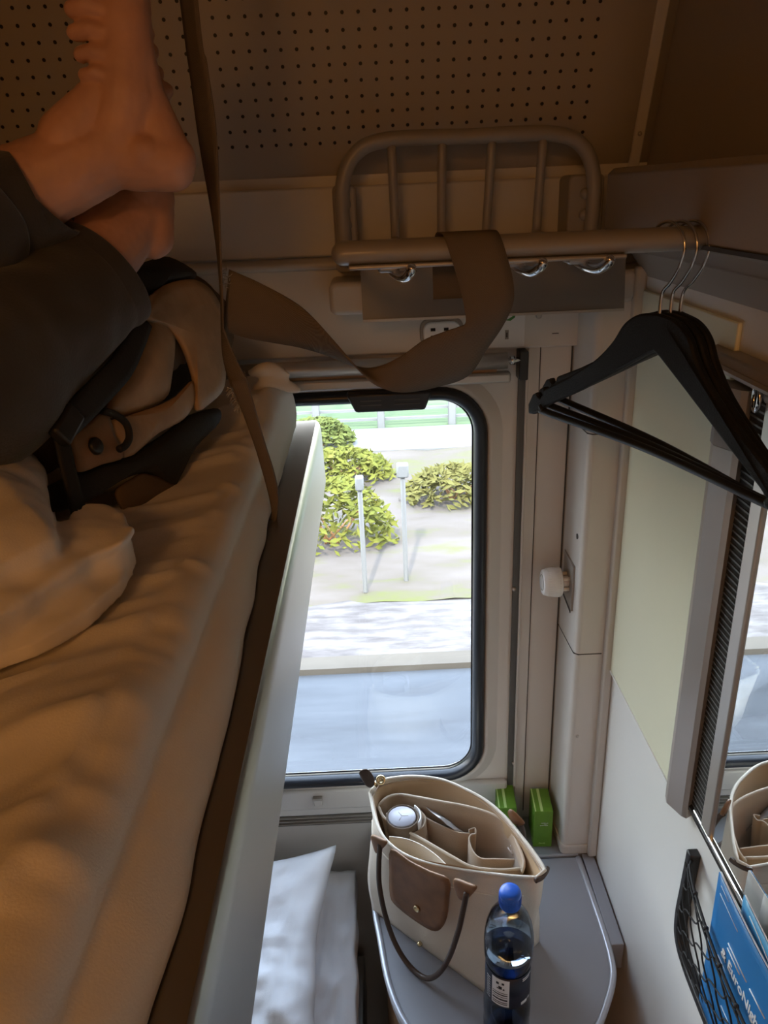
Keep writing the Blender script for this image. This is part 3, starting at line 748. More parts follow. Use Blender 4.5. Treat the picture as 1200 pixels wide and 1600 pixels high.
displace(me, lambda co, n: co + n * (.004 * noise.noise(co * 25) + .002 * noise.noise(co * 70)))
obj('pack_body', me, 'packdark', bk)
def pan(name, pts, m, off, thick=.004, bulge=.006, **k):
    return obj(name, patch(new(), [pk(*p, off) for p in pts], bn, thick, bulge, **k), m, bk)
pan('front_pocket', [(162, 642), (190, 575), (220, 502), (253, 502), (267, 525), (262, 590), (250, 626), (192, 652)], 'packbrown', .008, .006, .012)
pan('pocket_band', [(166, 664), (192, 652), (248, 633), (281, 614), (298, 596), (303, 623), (283, 656), (243, 678), (192, 716)], 'packbrown', .016, .004, .005)
pan('top_flap', [(222, 476), (248, 450), (276, 440), (302, 440), (326, 456), (344, 492), (347, 550), (345, 606), (320, 634), (304, 640), (301, 600), (284, 546), (258, 510), (226, 500)], 'packbrown', .018, .005, .004)
pan('lid', [(196, 424), (225, 410), (258, 404), (300, 428), (286, 444), (240, 452), (222, 470), (204, 452)], 'packblack', .004, .006, .016)
pan('leather_patch', [(106, 682), (134, 663), (162, 644), (176, 680), (190, 714), (155, 727), (120, 738), (113, 710)], 'packleather', .020, .003, .002)
c = pk(150, 697, .026)
rotm = bn.to_track_quat('Z', 'Y').to_matrix()
bm = lathe(new(), [(0, .003), (.006, .003), (.008, .001), (.008, -.002)], 20); bm.transform(Matrix.Translation(c) @ rotm.to_4x4()); obj('snap_button', bm, 'blackplastic', bk)
pan('hip_belt', [(60, 770), (120, 738), (192, 714), (248, 683), (292, 650), (334, 640), (336, 662), (300, 700), (276, 745), (262, 762), (230, 742), (200, 745), (160, 765), (120, 790), (70, 800)], 'packblack', .010, .006, .006)
pan('base_patch', [(180, 766), (205, 748), (225, 741), (268, 758), (240, 780), (203, 806), (186, 790)], 'packdark', .014, .003, .003)
def rib(name, path, w, m, off, th=.003):
    P = cat([pk(*p, off) for p in path], 8); prs = []
    for i, p in enumerate(P):
        t = (P[min(i + 1, len(P) - 1)] - P[max(i - 1, 0)]).normalized(); d = t.cross(bn).normalized() * w / 2; prs.append((p - d, p + d))
    return obj(name, ribbon(new(), prs, 1), m, bk, solid=th)
rib('shoulder_strap', [(222, 498), (208, 535), (190, 572), (160, 606), (118, 648), (96, 668)], .024, 'packblack', .034, .006)
rib('webbing', [(92, 668), (99, 700), (108, 740), (118, 780), (124, 806)], .015, 'packblack', .030)
bm = new(); c = pk(103, 664, .036)
for sx, sy, w_, h_ in ((0, 0, .034, .020), (.004, .016, .026, .006)):
    box(bm, -w_ / 2 + sx, w_ / 2 + sx, -h_ / 2 + sy, h_ / 2 + sy, -.005, .006)
bm.transform(Matrix.Translation(c) @ rotm.to_4x4() @ Matrix.Rotation(.5, 4, 'Z')); obj('buckle', bm, 'blackplastic', bk, bevel=.003)
obj('pull_loop', tube(new(), cat([pk(*p, .030) for p in ((160, 642), (180, 648), (197, 662), (202, 682), (196, 696), (186, 702))], 8), .0035, 10), 'packblack', bk)
pan('inner_gap', [(267, 530), (284, 548), (300, 596), (280, 614), (252, 626), (262, 585)], 'packblack', .004, .003, .001)

#SECTION lower
# ------------------------------------------------------------------ lower bunk with bedding
lb = thing('lower_bunk', 'lower bunk with grey rail below the upper bunk', 'bunk', (-.48, .1, .0))
obj('bunk_box', B(-.855, -.10, -1.02, 1.19, 0.0, .40), 'wall2', lb, bevel=.004)
obj('side_rail', B(-.0995, -.078, -1.02, 1.17, .36, .47), 'alu', lb, bevel=.004)
lm = obj('seat_mattress', B(-.85, -.104, -1.0, 1.18, .402, .50), 'ticking', bevel=.02, seg=4); tag(lm, 'dark grey mattress of the lower bunk under white bedding', 'mattress')
# folded sheet lying flat
def slab(c, ux, uy, w_, l_, h_, seed, amp, nx=30, ny=40, puff=1.):
    bm = new(); rows = []
    un = ux.cross(uy).normalized()
    for sgn in (1, -1):
        rws = []
        for j in range(ny + 1):
            v_ = 2 * j / ny - 1; r_ = []
            for i in range(nx + 1):
                u_ = 2 * i / nx - 1
                d = (max(0, 1 - abs(u_) ** 4) ** .5) * (max(0, 1 - abs(v_) ** 4) ** .5)
                h = sgn * h_ * d ** puff
                p = c + ux * (u_ * w_ / 2) + uy * (v_ * l_ / 2) + un * h
                if d > 0: p += un * amp * d * (noise.noise(V((u_ * 2 + seed, v_ * 3, 0))) + .7 * noise.noise(V((u_ * 6 - v_ * 3, v_ * 4 + u_ * 4, seed))) + .35 * noise.noise(V((u_ * 13, v_ * 13, seed + 4))))
                p += ux * .004 * noise.noise(V((v_ * 4, seed, 1))) + uy * .004 * noise.noise(V((u_ * 4, seed, 8)))
                r_.append(p)
            rws.append(r_)
        loft(bm, rws)
    bmesh.ops.remove_doubles(bm, verts=bm.verts, dist=.0004)
    return bm
ux = V((1, 0, 0)); uy = V((0, .90, .35)).normalized()
ptop = at(480, 1345, Y=1.15)
bm = slab(V((-.355, .94, .69)), V((1, .02, 0)).normalized(), uy, .40, .44, .042, 2.2, .022, 44, 50, puff=.8)
pc, un_ = V((-.355, .94, .69)), V((1, .02, 0)).normalized()
for v_ in bm.verts:
    u_ = (v_.co - pc).dot(un_) / .20; w_ = (v_.co - pc).dot(uy) / .22
    k_ = max(0, min(1, (u_ - .45) / .55)) * max(0, min(1, (w_ - .35) / .65))
    v_.co += V((.038, .0, .042)) * k_ ** 1.2
pl = obj('pillow', bm, 'linen'); tag(pl, 'white pillow leaning on the wall at the end of the lower bunk', 'pillow')
fs = thing('folded_sheet', 'folded white sheet beside the pillow on the lower bunk', 'sheet', (-.15, 1.0, .502))
for k, (h_, sd) in enumerate(((.016, 4.), (.013, 9.))):
    obj('sheet_layer', slab(V((-.175 + .004 * k, 1.025, .612 + .022 * k)), V((1, .0, 0)), V((0, .88, .46)).normalized(), .185 - .01 * k, .34, h_, sd, .008), 'linen', fs)
obj('sheet_layer', slab(V((-.19, 1.01, .565)), V((1, 0, 0)), V((0, .97, .24)).normalized(), .20, .34, .032, 5.5, .010), 'linen', fs)

# ------------------------------------------------------------------ corner table / washbasin cabinet
ZT = .81
wt = thing('corner_table', 'grey rounded corner table on a brown wooden cabinet under the window', 'table', (.16, .95, 0))
out = [(-.046, 1.095), (-.046, 1.04), (-.043, .99), (-.036, .942), (-.022, .854), (.005, .785), (.05, .735), (.11, .708), (.17, .700), (.23, .716), (.285, .757), (.32, .803), (.344, .848), (.3515, .885), (.3535, .935), (.3525, 1.0), (.350, 1.095)]
outl = [(p.x, p.y) for p in cat([V((x, y, 0)) for x, y in out], 5)]
obj('table_top', prism(new(), outl, 2, .782, .8085), 'table', wt, bevel=.002)
def inset(pts, d):
    c_ = V((.16, .95)); return [((x - c_.x) * (1 - d / max(.05, (V((x, y)) - c_).length)) + c_.x, (y - c_.y) * (1 - d / max(.05, (V((x, y)) - c_).length)) + c_.y) for x, y in pts]
obj('table_rim', tube(new(), [V((x, y, .8085)) for x, y in inset(outl, .002)], .0055, 12, flat=.8, up=(0, 0, 1)), 'tablerim', wt)
obj('cabinet_body', prism(new(), inset(outl, .018), 2, .0, .782), 'wood', wt, bevel=.002)
obj('back_ledge', B(-.046, .3755, 1.1005, 1.1985, .76, .8105), 'table', wt, bevel=.0015)
obj('ledge_strip', B(.20, .349, 1.0965, 1.1015, .806, .8125), 'tablerim', wt, bevel=.001)
obj('side_ledge', B(.3565, .3785, .906, 1.0995, .752, .8105), 'table', wt, bevel=.0015)
#SECTION small
# ------------------------------------------------------------------ green cartons
fbx = at(850, 1324, Z=ZT)
cd = V((.036, 0, 0)); 
def carton(name, label, loc, rz):
    w_, d_, h_ = .0355, .062, .0885
    t = thing(name, label, 'carton', (0, 0, 0), 0, 'green cartons on the back ledge')
    obj('carton_body', B(-w_ / 2, w_ / 2, -d_ / 2, d_ / 2, 0, h_), 'green', t, bevel=.0012)
    obj('top_stripe', B(-.006, -.001, -d_ / 2 + .001, d_ / 2 - .001, h_, h_ + .0003), 'greenlt', t, smooth=False)
    obj('top_stripe', B(-.0165, -.0145, -d_ / 2 + .001, d_ / 2 - .001, h_, h_ + .0003), 'greenlt', t, smooth=False)
    rnd = random.Random(5)
    for nm, z0_, h0_, x0_, x1_, m_ in (('small_print', h_ - .0300, .0020, -.004, .008, 'print'), ('small_print', h_ - .0355, .0032, -.006, .009, 'print'), ('small_print', .0085, .0022, -.007, .005, 'greenlt')):
        bm = new(); x = x0_
        while x < x1_:
            w0 = rnd.uniform(.0009, .0018); hh = h0_ * rnd.uniform(.65, 1.25)
            tube(bm, [(x + w0 * .5 + w0 * .42 * math.cos(a_ * PI / 4), -d_ / 2 - .0002, z0_ + hh * .5 + hh * .42 * math.sin(a_ * PI / 4)) for a_ in range(rnd.choice((6, 8)))], .00028, 5)
            x += w0 + .0004
        obj(nm, bm, m_, t, smooth=False)
    t.location = loc; t.rotation_euler = (0, 0, rz)
    return t
c2 = carton('paper_carton', 'green paper carton standing alone nearer the corner pillar on the back ledge', (.2865, 1.1515, .8108), math.radians(-3))
c1 = dup(c2, (.2195, 1.1655, .8108), math.radians(-3), 'green paper carton half hidden behind the canvas bag rim')

# ------------------------------------------------------------------ water bottle
bx, by = .1545, .768
wb = thing('water_bottle', 'half-empty clear bluish water bottle with a blue cap on the table', 'bottle', (bx, by, .8088))
prof = [(.0, .811), (.024, .8095), (.031, .813), (.034, .822), (.0345, .85), (.0335, .858), (.0345, .867), (.0345, .892), (.0325, .904), (.0322, .911), (.0322, .976), (.0345, .984), (.0352, .998), (.0352, 1.016), (.0345, 1.028), (.0318, 1.045), (.0265, 1.061), (.0195, 1.073), (.0145, 1.080), (.0130, 1.085), (.0130, 1.095)]
obj('bottle_body', lathe(new(), prof, 48, (bx, by, 0)), 'pet', wb)
wp = [(0, .8125)] + [(r - .0009, z + .0012) for r, z in prof[1:11]] + [(.0314, .974), (0, .974)]
obj('water', lathe(new(), wp, 48, (bx, by, 0)), 'water', wb)
bm = lathe(new(), [(.0148, 1.082), (.0152, 1.084), (.0152, 1.104), (.0138, 1.1075), (.009, 1.1092), (0, 1.1096)], 40, (bx, by, 0)); cp_ = obj('bottle_cap', bm, 'cap', wb)
bm = new()
for k in range(48):
    a = 2 * PI * k / 48; tube(bm, [(bx + .0153 * math.cos(a), by + .0153 * math.sin(a), 1.086), (bx + .0153 * math.cos(a), by + .0153 * math.sin(a), 1.102)], .00035, 5)
obj('cap_ribs', bm, 'cap', cp_)
bm = new()
def band(a0, a1, z0, z1, r, n=24):
    loft(bm, [[V((bx + r * math.cos(a0 + (a1 - a0) * k / n), by + r * math.sin(a0 + (a1 - a0) * k / n), z)) for k in range(n + 1)] for z in (z0, z1)])
DZ = .018
band(0, 2 * PI, .895 + DZ, .956 + DZ, .0326, 64); lab = obj('bottle_label', bm, 'labeld', wb, solid=.0002)
def A(d): return math.radians(-90 + d)
bm = new(); band(A(-52), A(-6), .899 + DZ, .953 + DZ, .0330, 16); obj('label_panel', bm, 'print', lab)
bm = new()
for z, h_ in ((.9025, .0016), (.906, .0016), (.911, .003), (.917, .0012), (.921, .0022), (.9255, .0012)): band(A(-49), A(-10), z + DZ, z + h_ + DZ, .0332, 12)
obj('barcode_stripes', bm, 'printblk', lab)
bm = new()
for az, z, s_ in ((-36, .944, .004), (-22, .945, .0035), (-29, .936, .005), (-36, .934, .002), (-20, .934, .0025)): band(A(az - s_ * 900), A(az + s_ * 900), z - s_ * .6 + DZ, z + s_ * .6 + DZ, .0332, 6)
obj('recycling_mark', bm, 'printblk', lab)
bm = new()
for z, a0, a1, h_ in ((.950, 28, 60, .0018), (.9465, 28, 54, .0016)): band(A(a0), A(a1), z + DZ, z + h_ + DZ, .0331, 10)
obj('lettering', bm, 'print', lab)
bm = new(); band(A(26), A(46), .899 + DZ, .905 + DZ, .0331, 10); obj('print_patch', bm, 'print', lab)
bm = new(); band(A(50), A(58), .9005 + DZ, .9045 + DZ, .0331, 10); obj('print_patch', bm, 'print', lab)
bm = new()
for k in range(9): band(A(-72), A(-58), .902 + k * .005 + DZ, .9032 + k * .005 + DZ, .0331, 6)
obj('lettering', bm, 'print', lab)

# ------------------------------------------------------------------ canvas tote bag
FL, FR, BR = V((-.047, .997, ZT)), V((.1334, .833, ZT)), V((.2376, .9194, ZT)); BL = FL + (BR - FR)
e1 = (FR - FL).normalized(); e2 = (BL - FL).normalized(); fn = V((e1.y, -e1.x, 0)).normalized()
if fn.y > 0: fn = -fn
ZR = 1.02
front = [(578, 1240), (585, 1275), (595, 1302), (614, 1324), (640, 1340), (670, 1350), (705, 1357), (750, 1364), (800, 1370), (838, 1372)]
back = [(852, 1360), (838, 1338), (815, 1308), (790, 1278), (760, 1252), (725, 1233), (690, 1219), (650, 1214), (615, 1216), (588, 1222)]
NF = 40
def resamp(P, n, ):
    L_ = [0]
    for a, b in zip(P, P[1:]): L_.append(L_[-1] + (b - a).length)
    out_ = []
    for k in range(n):
        s = L_[-1] * k / (n - 1); i = max(j for j in range(len(L_)) if L_[j] <= s + 1e-9); i = min(i, len(P) - 2)
        out_.append(P[i].lerp(P[i + 1], (s - L_[i]) / max(1e-9, L_[i + 1] - L_[i])))
    return out_
def rz_(px): return ZR - .012 * math.sin(PI * max(0, min(1, (px - 578) / 272)))
fr = cat([at(*p, Z=rz_(p[0])) for p in front], 6); bc = cat([at(*p, Z=rz_(p[0]) + .004) for p in back], 6)
rimP = resamp(fr, NF) + resamp(bc, NF)
lz = .8092
base = resamp([V((p.x, p.y, lz)) for p in (BL.lerp(FL, .5), FL, FR, FR.lerp(BR, .5))], NF) + resamp([V((p.x, p.y, lz)) for p in (FR.lerp(BR, .5), BR, BL, BL.lerp(FL, .5))], NF)
tb = thing('tote_bag', 'cream canvas tote bag with brown leather flap standing open on the table', 'bag', ((FL.x + BR.x) / 2, (FL.y + BR.y) / 2, .8088))
bm = new(); rings = []
cen = (FL + BR) / 2
for j in range(15):
    t = j / 14; ring = []
    for k in range(2 * NF):
        p = base[k].lerp(rimP[k], t ** 1.1)
        o_ = V((p.x - cen.x, p.y - cen.y, 0)).normalized()
        p = p + o_ * (.010 * math.sin(PI * t) + .007 * noise.noise(V((p.x * 22, p.y * 22, p.z * 14))) * math.sin(PI * min(1, t * 1.1)))
        ring.append(p)
    rings.append(ring)
R_ = loft(bm, rings, wrap=True)
bm.faces.new(R_[0][::-1])
obj('bag_body', bm, 'canvas', tb, solid=.0022, soff=-1)
obj('bag_rim', tube(new(), [p + V((0, 0, .001)) for p in rimP], .0028, 8, closed=True), 'canvasrim', tb)
# lining visible inside the mouth
bm = new(); rr = []
for j in range(6):
    t = 1 - j / 5 * .8; rr.append([ (base[k].lerp(rimP[k], t ** 1.1) - cen) * .965 + cen + V((0, 0, (ZR - .9) * .0)) for k in range(2 * NF)])
loft(bm, [[V((p.x, p.y, base[0].z + (ZR - base[0].z) * (1 - j / 5 * .8) - .006)) for p in r] for j, r in enumerate(rr)], wrap=True)
obj('bag_lining', bm, 'lining', tb)
def fp(px, py, off): return atp(px, py, FL, fn, off)
# zip band folded to the outside along the left end
bm = new()
zb_ = [((576, 1232), (590, 1226)), ((578, 1262), (598, 1262)), ((588, 1292), (608, 1300)), ((604, 1318), (628, 1326))]
# leather flap with snap, handle tabs, handles
flp = [(612, 1326), (640, 1344), (672, 1360), (702, 1373), (703, 1400), (699, 1432), (690, 1450), (676, 1452), (650, 1437), (622, 1415), (611, 1398), (610, 1360)]
fo = .016
flap = obj('leather_flap', patch(new(), [fp(*p, fo) for p in flp], fn, .003, .002, 3), 'leather', tb)
rotf = fn.to_track_quat('Z', 'Y').to_matrix()
c = fp(651, 1420, fo + .007)
bm = lathe(new(), [(.0026, .0), (.0030, .002), (.0048, .0022), (.006, .001), (.006, -.002)], 24); bm.transform(Matrix.Translation(c) @ rotf.to_4x4()); obj('snap_stud', bm, 'gold', flap)
c = fp(655, 1476, .012)
bm = lathe(new(), [(0, .003), (.003, .0025), (.0045, 0), (.0045, -.004)], 16); bm.transform(Matrix.Translation(c) @ rotf.to_4x4()); obj('snap_socket', bm, 'gold', tb)
for pts in ([(582, 1304), (594, 1308), (606, 1315), (598, 1326), (590, 1331), (585, 1320)], [(711, 1372), (730, 1378), (746, 1385), (738, 1397), (729, 1404), (720, 1402), (713, 1388)]):
    obj('handle_tab', patch(new(), [fp(*p, .018) for p in pts], fn, .004, .003, 3), 'leather', tb)
hp = [(594, 1318, .022), (592, 1350, .026), (593, 1385, .03), (602, 1430, .035), (618, 1475, .04), (640, 1511, .044), (664, 1528, .046), (684, 1522, .044), (702, 1495, .04), (716, 1455, .035), (724, 1420, .03), (729, 1395, .025)]
obj('front_handle', tube(new(), cat([V((q.x, q.y, max(q.z, .8155))) for q in [fp(*p) for p in hp]], 7), .0044, 12), 'leatherd', tb)
bfo = -.150
def bpp(px, py, off=0.): return atp(px, py, BL, -fn, off)
obj('handle_tab', patch(new(), [bpp(*p, .018) for p in ((793, 1268), (800, 1268), (817, 1285), (816, 1290), (804, 1288), (796, 1278))], -fn, .004, .002, 3), 'leather', tb)
hb = [bpp(808, 1286, .02), bpp(815, 1292, .026), bpp(818, 1310, .035), bpp(812, 1330, .04), bpp(780, 1340, .042), bpp(740, 1330, .04), bpp(715, 1300, .03), bpp(706, 1270, .02)]
obj('back_handle', tube(new(), cat([V((p.x, p.y, max(p.z, .817))) for p in hb], 7), .0044, 12), 'leatherd', tb)
# zip pull at the left end, end tab at the right
z0 = at(577, 1226, Z=ZR + .006)
bm = patch(new(), [at(*p, Y=z0.y - .006) for p in ((561, 1208), (567, 1202), (575, 1202), (582, 1210), (586, 1222), (580, 1230), (571, 1226))], V((0, -1, .4)), .003, .0015, 3); zp = obj('zip_pull', bm, 'leatherd', tb)
bm = new(); c = at(595, 1219, Y=z0.y - .004); lathe(bm, [(.0035, 0), (.0035, .002), (.0085, .002), (.009, 0), (.0085, -.001)], 24); bm.transform(Matrix.Translation(c) @ V((-.2, -1, .7)).to_track_quat('Z', 'Y').to_matrix().to_4x4()); obj('zip_ring', bm, 'gold', zp)
obj('zip_slider', tube(new(), [at(583, 1222, Y=z0.y - .004), at(589, 1228, Y=z0.y - .004)], .003, 10), 'gold', zp)
e_ = [at(*p, Z=ZR - .002) for p in ((836, 1376), (846, 1371), (853, 1362), (855, 1356))]
obj('zip_end', tube(new(), cat(e_, 4), .0042, 10), 'leatherd', tb)
obj('zip_teeth', tube(new(), [p + V((0, 0, -.004)) - V((p.x - cen.x, p.y - cen.y, 0)) * .03 for p in rimP], .0016, 6, closed=True), 'felt', tb)
# seam along the front under the rim
obj('front_seam', tube(new(), [rings[12][k] + fn * .001 for k in range(3, NF - 2)], .0011, 6), 'canvasrim', tb)
# felt organiser standing inside the bag
fo_ = thing('bag_organizer', 'beige felt organiser with pockets inside the open tote bag', 'organizer', (cen.x, cen.y, .815))
bm = new(); ZO = .992
of_ = [(590, 1258), (593, 1268), (602, 1280), (635, 1298), (669, 1317), (705, 1338), (738, 1355), (780, 1360), (815, 1358)]
ob_ = [(818, 1354), (821, 1342), (812, 1320), (797, 1292), (773, 1274), (735, 1262), (690, 1253), (650, 1244), (622, 1238), (603, 1241), (593, 1248)]
inn_ = [V((p.x, p.y, 0)) for p in resamp(cat([at(*p, Z=ZO) for p in of_], 6), NF) + resamp(cat([at(*p, Z=ZO + .013) for p in ob_], 6), NF)]
inn_ = [(p - V((cen.x, cen.y, 0))) * .985 + V((cen.x, cen.y, 0)) for p in inn_]
bs_ = [(base[k] - V((cen.x, cen.y, base[k].z))) * .80 + V((cen.x, cen.y, 0)) for k in range(2 * NF)]
rws = []
zk_ = [ZO + .015 * max(0, math.sin(PI * max(0, min(1, (k - NF) / NF)))) ** .5 for k in range(2 * NF)]
for j in range(8):
    t = j / 7; rws.append([bs_[k].lerp(inn_[k], t ** .7) + V((0, 0, .815 + (zk_[k] - .815) * t)) for k in range(2 * NF)])
R2 = loft(bm, rws, wrap=True); bm.faces.new(R2[0][::-1])
obj('felt_wall', bm, 'felt', fo_, solid=.003, soff=-1)
obj('felt_edge', tube(new(), rws[-1], .0026, 8, closed=True), 'feltedge', fo_)
def divider(pts, z, zlow=.83):
    T = cat([at(*p, Z=z) for p in pts], 6); Lw = [(p - V((cen.x, cen.y, 0))) * V((1, 1, 0)) for p in T]
    bm = new(); loft(bm, [[V((cen.x + q.x * s_, cen.y + q.y * s_, zz)) for q in Lw] for zz, s_ in ((zlow, .8), (zlow + (z - zlow) * .5, .9), (z, 1.))])
    return obj('felt_pocket', bm, 'felt', fo_, solid=.0028)
divider([(655, 1262), (664, 1276), (690, 1290), (715, 1300), (734, 1302)], .985)
divider([(733, 1296), (742, 1294), (743, 1302), (736, 1304), (733, 1312), (739, 1330), (752, 1341), (775, 1342), (804, 1343)], .985)
divider([(604, 1270), (612, 1290), (640, 1302), (660, 1292), (664, 1276), (652, 1262)], .99)
pk_ = cat([at(*p, Z=1.003) for p in [(608, 1307), (632, 1310), (656, 1319), (680, 1335), (698, 1352)]], 6); bm = new(); loft(bm, [[V((p.x, p.y, z_)) for p in pk_] for z_ in (.90, .95, 1.003)]); obj('inner_pocket', bm, 'canvasrim', tb, solid=.002)
# things in the organiser
c = at(629, 1277, Z=1.002)
th = thing('thermos_flask', 'round flask with a pale steel lid inside the tote bag', 'flask', (c.x, c.y, .83))
obj('flask_body', lathe(new(), [(.0, .83), (.023, .83), (.0255, .836), (.0255, .975), (.0285, .98), (.0285, 1.003), (.0265, 1.004), (.0255, .997), (0, .997)], 32, (c.x, c.y, 0)), 'packdark', th)
fl_ = obj('flask_lid', lathe(new(), [(.0240, .995), (.0240, 1.0035), (.0228, 1.0048), (0, 1.0051)], 36, (c.x - .001, c.y, 0)), 'lid', th)
bm = new()
for a0 in (0, 2.1, 4.2): tube(bm, [V((c.x - .001, c.y, 1.0052)), V((c.x - .001 + .011 * math.cos(a0), c.y + .011 * math.sin(a0), 1.0052))], .0004, 5)
obj('lid_mark', bm, 'painted2', fl_)
bm = new(); loft(bm, [[V((c.x + .0315 * math.cos(a / 12 * 1.4 - .6), c.y + .0315 * math.sin(a / 12 * 1.4 - .6), z)) for a in range(13)] for z in (.975, 1.006)])
obj('carry_loop', bm, 'white', th, solid=.002)
bm = new(); rws = []
for j in range(9):
    r_ = []
    for i in range(9):
        p = at(660 + i * 4.0 + j * 6.4, 1258 + j * 5.0, Z=1.0 - .002 * i - .0035 * abs(j - 4) ) + V((0, 0, .004 * noise.noise(V((i * .6, j * .6, 3))))); r_.append(p + V((0, 0, -.03 * (i / 8) ** 2)))
    rws.append(r_)
loft(bm, rws); pw = obj('plastic_wrapper', bm, mat('wrapper_film', (.5, .48, .46), .18, .3), solid=.0006); tag(pw, 'crumpled clear plastic wrapper tucked in the bag pocket', 'wrapper')
tbp = thing('hair_brush', 'white bristle tip poking out of the right pocket in the bag', 'brush', tuple(at(802, 1340, Z=.93)))
b0 = at(803, 1340, Z=.955)
obj('brush_stem', tube(new(), [V((b0.x, b0.y, .85)), b0], .003, 10), 'white', tbp)
bm = new()
for k in range(16):
    a0 = random.uniform(0, 2 * PI); d = V((.006 * math.cos(a0) - .005, .006 * math.sin(a0) - .002, .024)); tube(bm, [b0, b0 + d], .0007, 5)
obj('bristle_tuft', bm, 'white', tbp)

#SECTION right
# ------------------------------------------------------------------ thermostat knob on the pillar
XP = .3162
cy = 1.150; cz = at(868, 909, Y=cy).z
tk = thing('thermostat_knob', 'white ribbed heating thermostat knob on the corner pillar', 'knob', (XP, cy, cz - .02))
R0 = .0250
prof = [(0, .2685), (R0 * .78, .2685), (R0 * .86, .2700), (R0 * .93, .2755), (R0, .287), (R0 * 1.03, .298), (R0 * .96, .3), (0, .3)]
kb = obj('dial', lathe(new(), prof, 48, (0, cy, cz), 'X'), 'white', tk)
bm = new()
for k in range(36):
    a0 = 2 * PI * k / 36
    tube(bm, [(.2765, cy + R0 * .94 * math.cos(a0), cz + R0 * .94 * math.sin(a0)), (.296, cy + R0 * 1.02 * math.cos(a0), cz + R0 * 1.02 * math.sin(a0))], .0007, 5)
obj('dial_ribs', bm, 'white', kb)
bm = new()
for k in range(20):
    a0 = .4 + 4.6 * k / 20; a1 = .4 + 4.6 * (k + 1) / 20
    tube(bm, [(.2683, cy + .0135 * math.cos(a0), cz + .0135 * math.sin(a0)), (.2683, cy + .0135 * math.cos(a1), cz + .0135 * math.sin(a1))], .0005, 5)
obj('dial_mark', bm, 'painted2', kb)
bm = new(); tube(bm, [(.299, cy, cz), (.3178, cy, cz)], .0095, 16)
for k in range(4):
    a0 = PI / 4 + PI / 2 * k; tube(bm, [(.298, cy + .014 * math.cos(a0), cz + .014 * math.sin(a0)), (.3150, cy + .014 * math.cos(a0), cz + .014 * math.sin(a0))], .0035, 8)
obj('valve_stem', bm, 'white', tk)
bm = new(); prism(bm, [(cy - .026, cz - .044), (cy + .034, cz - .036), (cy + .034, cz + .044), (cy - .026, cz + .040)], 0, .3125, .3182); obj('recess_plate', bm, 'painted2', tk, bevel=.001)
bm = new(); prism(bm, [(cy - .028, cz - .046), (cy + .036, cz - .037), (cy + .036, cz - .033), (cy - .028, cz - .042)], 0, .3115, .3125); obj('recess_edge', bm, 'groove', tk, smooth=False)

# ------------------------------------------------------------------ hangers on the rack end
def make_hanger(loc, rotz, label):
    t = thing('clothes_hanger', label, 'hanger', (0, 0, 0), 0, 'black clothes hangers on the rack bar')
    # body outline (local x along the arms, z up, origin at the bar centre)
    top = [(-.222, -.217), (-.223, -.205), (-.214, -.190), (-.205, -.1855), (-.2035, -.190), (-.1985, -.192), (-.194, -.186), (-.193, -.181), (-.15, -.160), (-.10, -.131), (-.070, -.106), (-.052, -.084), (-.030, -.072), (0, -.068)]
    top = [(x, z - .002) for x, z in top]
    bot = [(0, -.106), (-.010, -.110), (-.06, -.137), (-.12, -.168), (-.18, -.197), (-.212, -.216)]
    bot = [(x, z - .002) for x, z in bot]
    arc = [(p.x, p.y) for p in cat([V((x, z, 0)) for x, z in top[8:]], 5)]; arc[-1] = top[-1]
    top = top[:8] + arc
    pts = top + [(-x, z) for x, z in reversed(top[:-1])]
    low = [(-x, z) for x, z in reversed(bot[1:])] + bot
    pts = pts + low
    pts = [(x * .91, z) for x, z in pts]
    bm = new(); prism(bm, pts, 1, -.0042, .0042)
    # arms sweep slightly forward like a wooden coat hanger
    for v_ in bm.verts: v_.co.y += -.020 * (abs(v_.co.x) / .22) ** 1.6
    obj('hanger_body', bm, 'hanger', t, bevel=.0022, seg=2, smooth=True)
    bm = new(); tube(bm, cat([V((-.198, -.016, -.204)), V((-.192, -.016, -.209)), V((-.182, -.015, -.2105)), V((0, -.004, -.2105)), V((.182, -.015, -.2105)), V((.192, -.016, -.209)), V((.198, -.016, -.204))], 8), .0044, 12)
    bm.transform(Matrix.Diagonal((.91, 1, 1, 1))); obj('trouser_bar', bm, 'blackplastic', t)
    hk = [V((0, 0, -.082)), V((0, 0, -.052))]
    rr_ = .0245; hk += [V((.010, 0, -.040)), V((.019, 0, -.027))]
    for k in range(0, 11):
        a0 = math.radians(-28 + 218 * k / 10); hk.append(V((rr_ * math.cos(a0), 0, -.0085 + rr_ * math.sin(a0))))
    obj('hook', tube(new(), cat(hk, 5), .0017, 10), 'chrome', t)
    t.location = loc; t.rotation_euler = (0, 0, rotz)
    return t
hx = at(1056, 384, Y=YR).x
h1 = make_hanger((hx - .009, YR, ZB), math.radians(-69), 'front one of three black hangers, nothing covering its arm, nearest the rack middle')
h2_ = dup(h1, (hx + .003, YR, ZB), math.radians(-69), 'middle one of three black hangers, sandwiched between the other two')
h3 = dup(h1, (hx + .015, YR, ZB), math.radians(-69), 'black hanger at the very end of the rack bar, behind the other two')

h2_.rotation_euler.y = math.radians(1.6); h3.rotation_euler.y = math.radians(4.2)
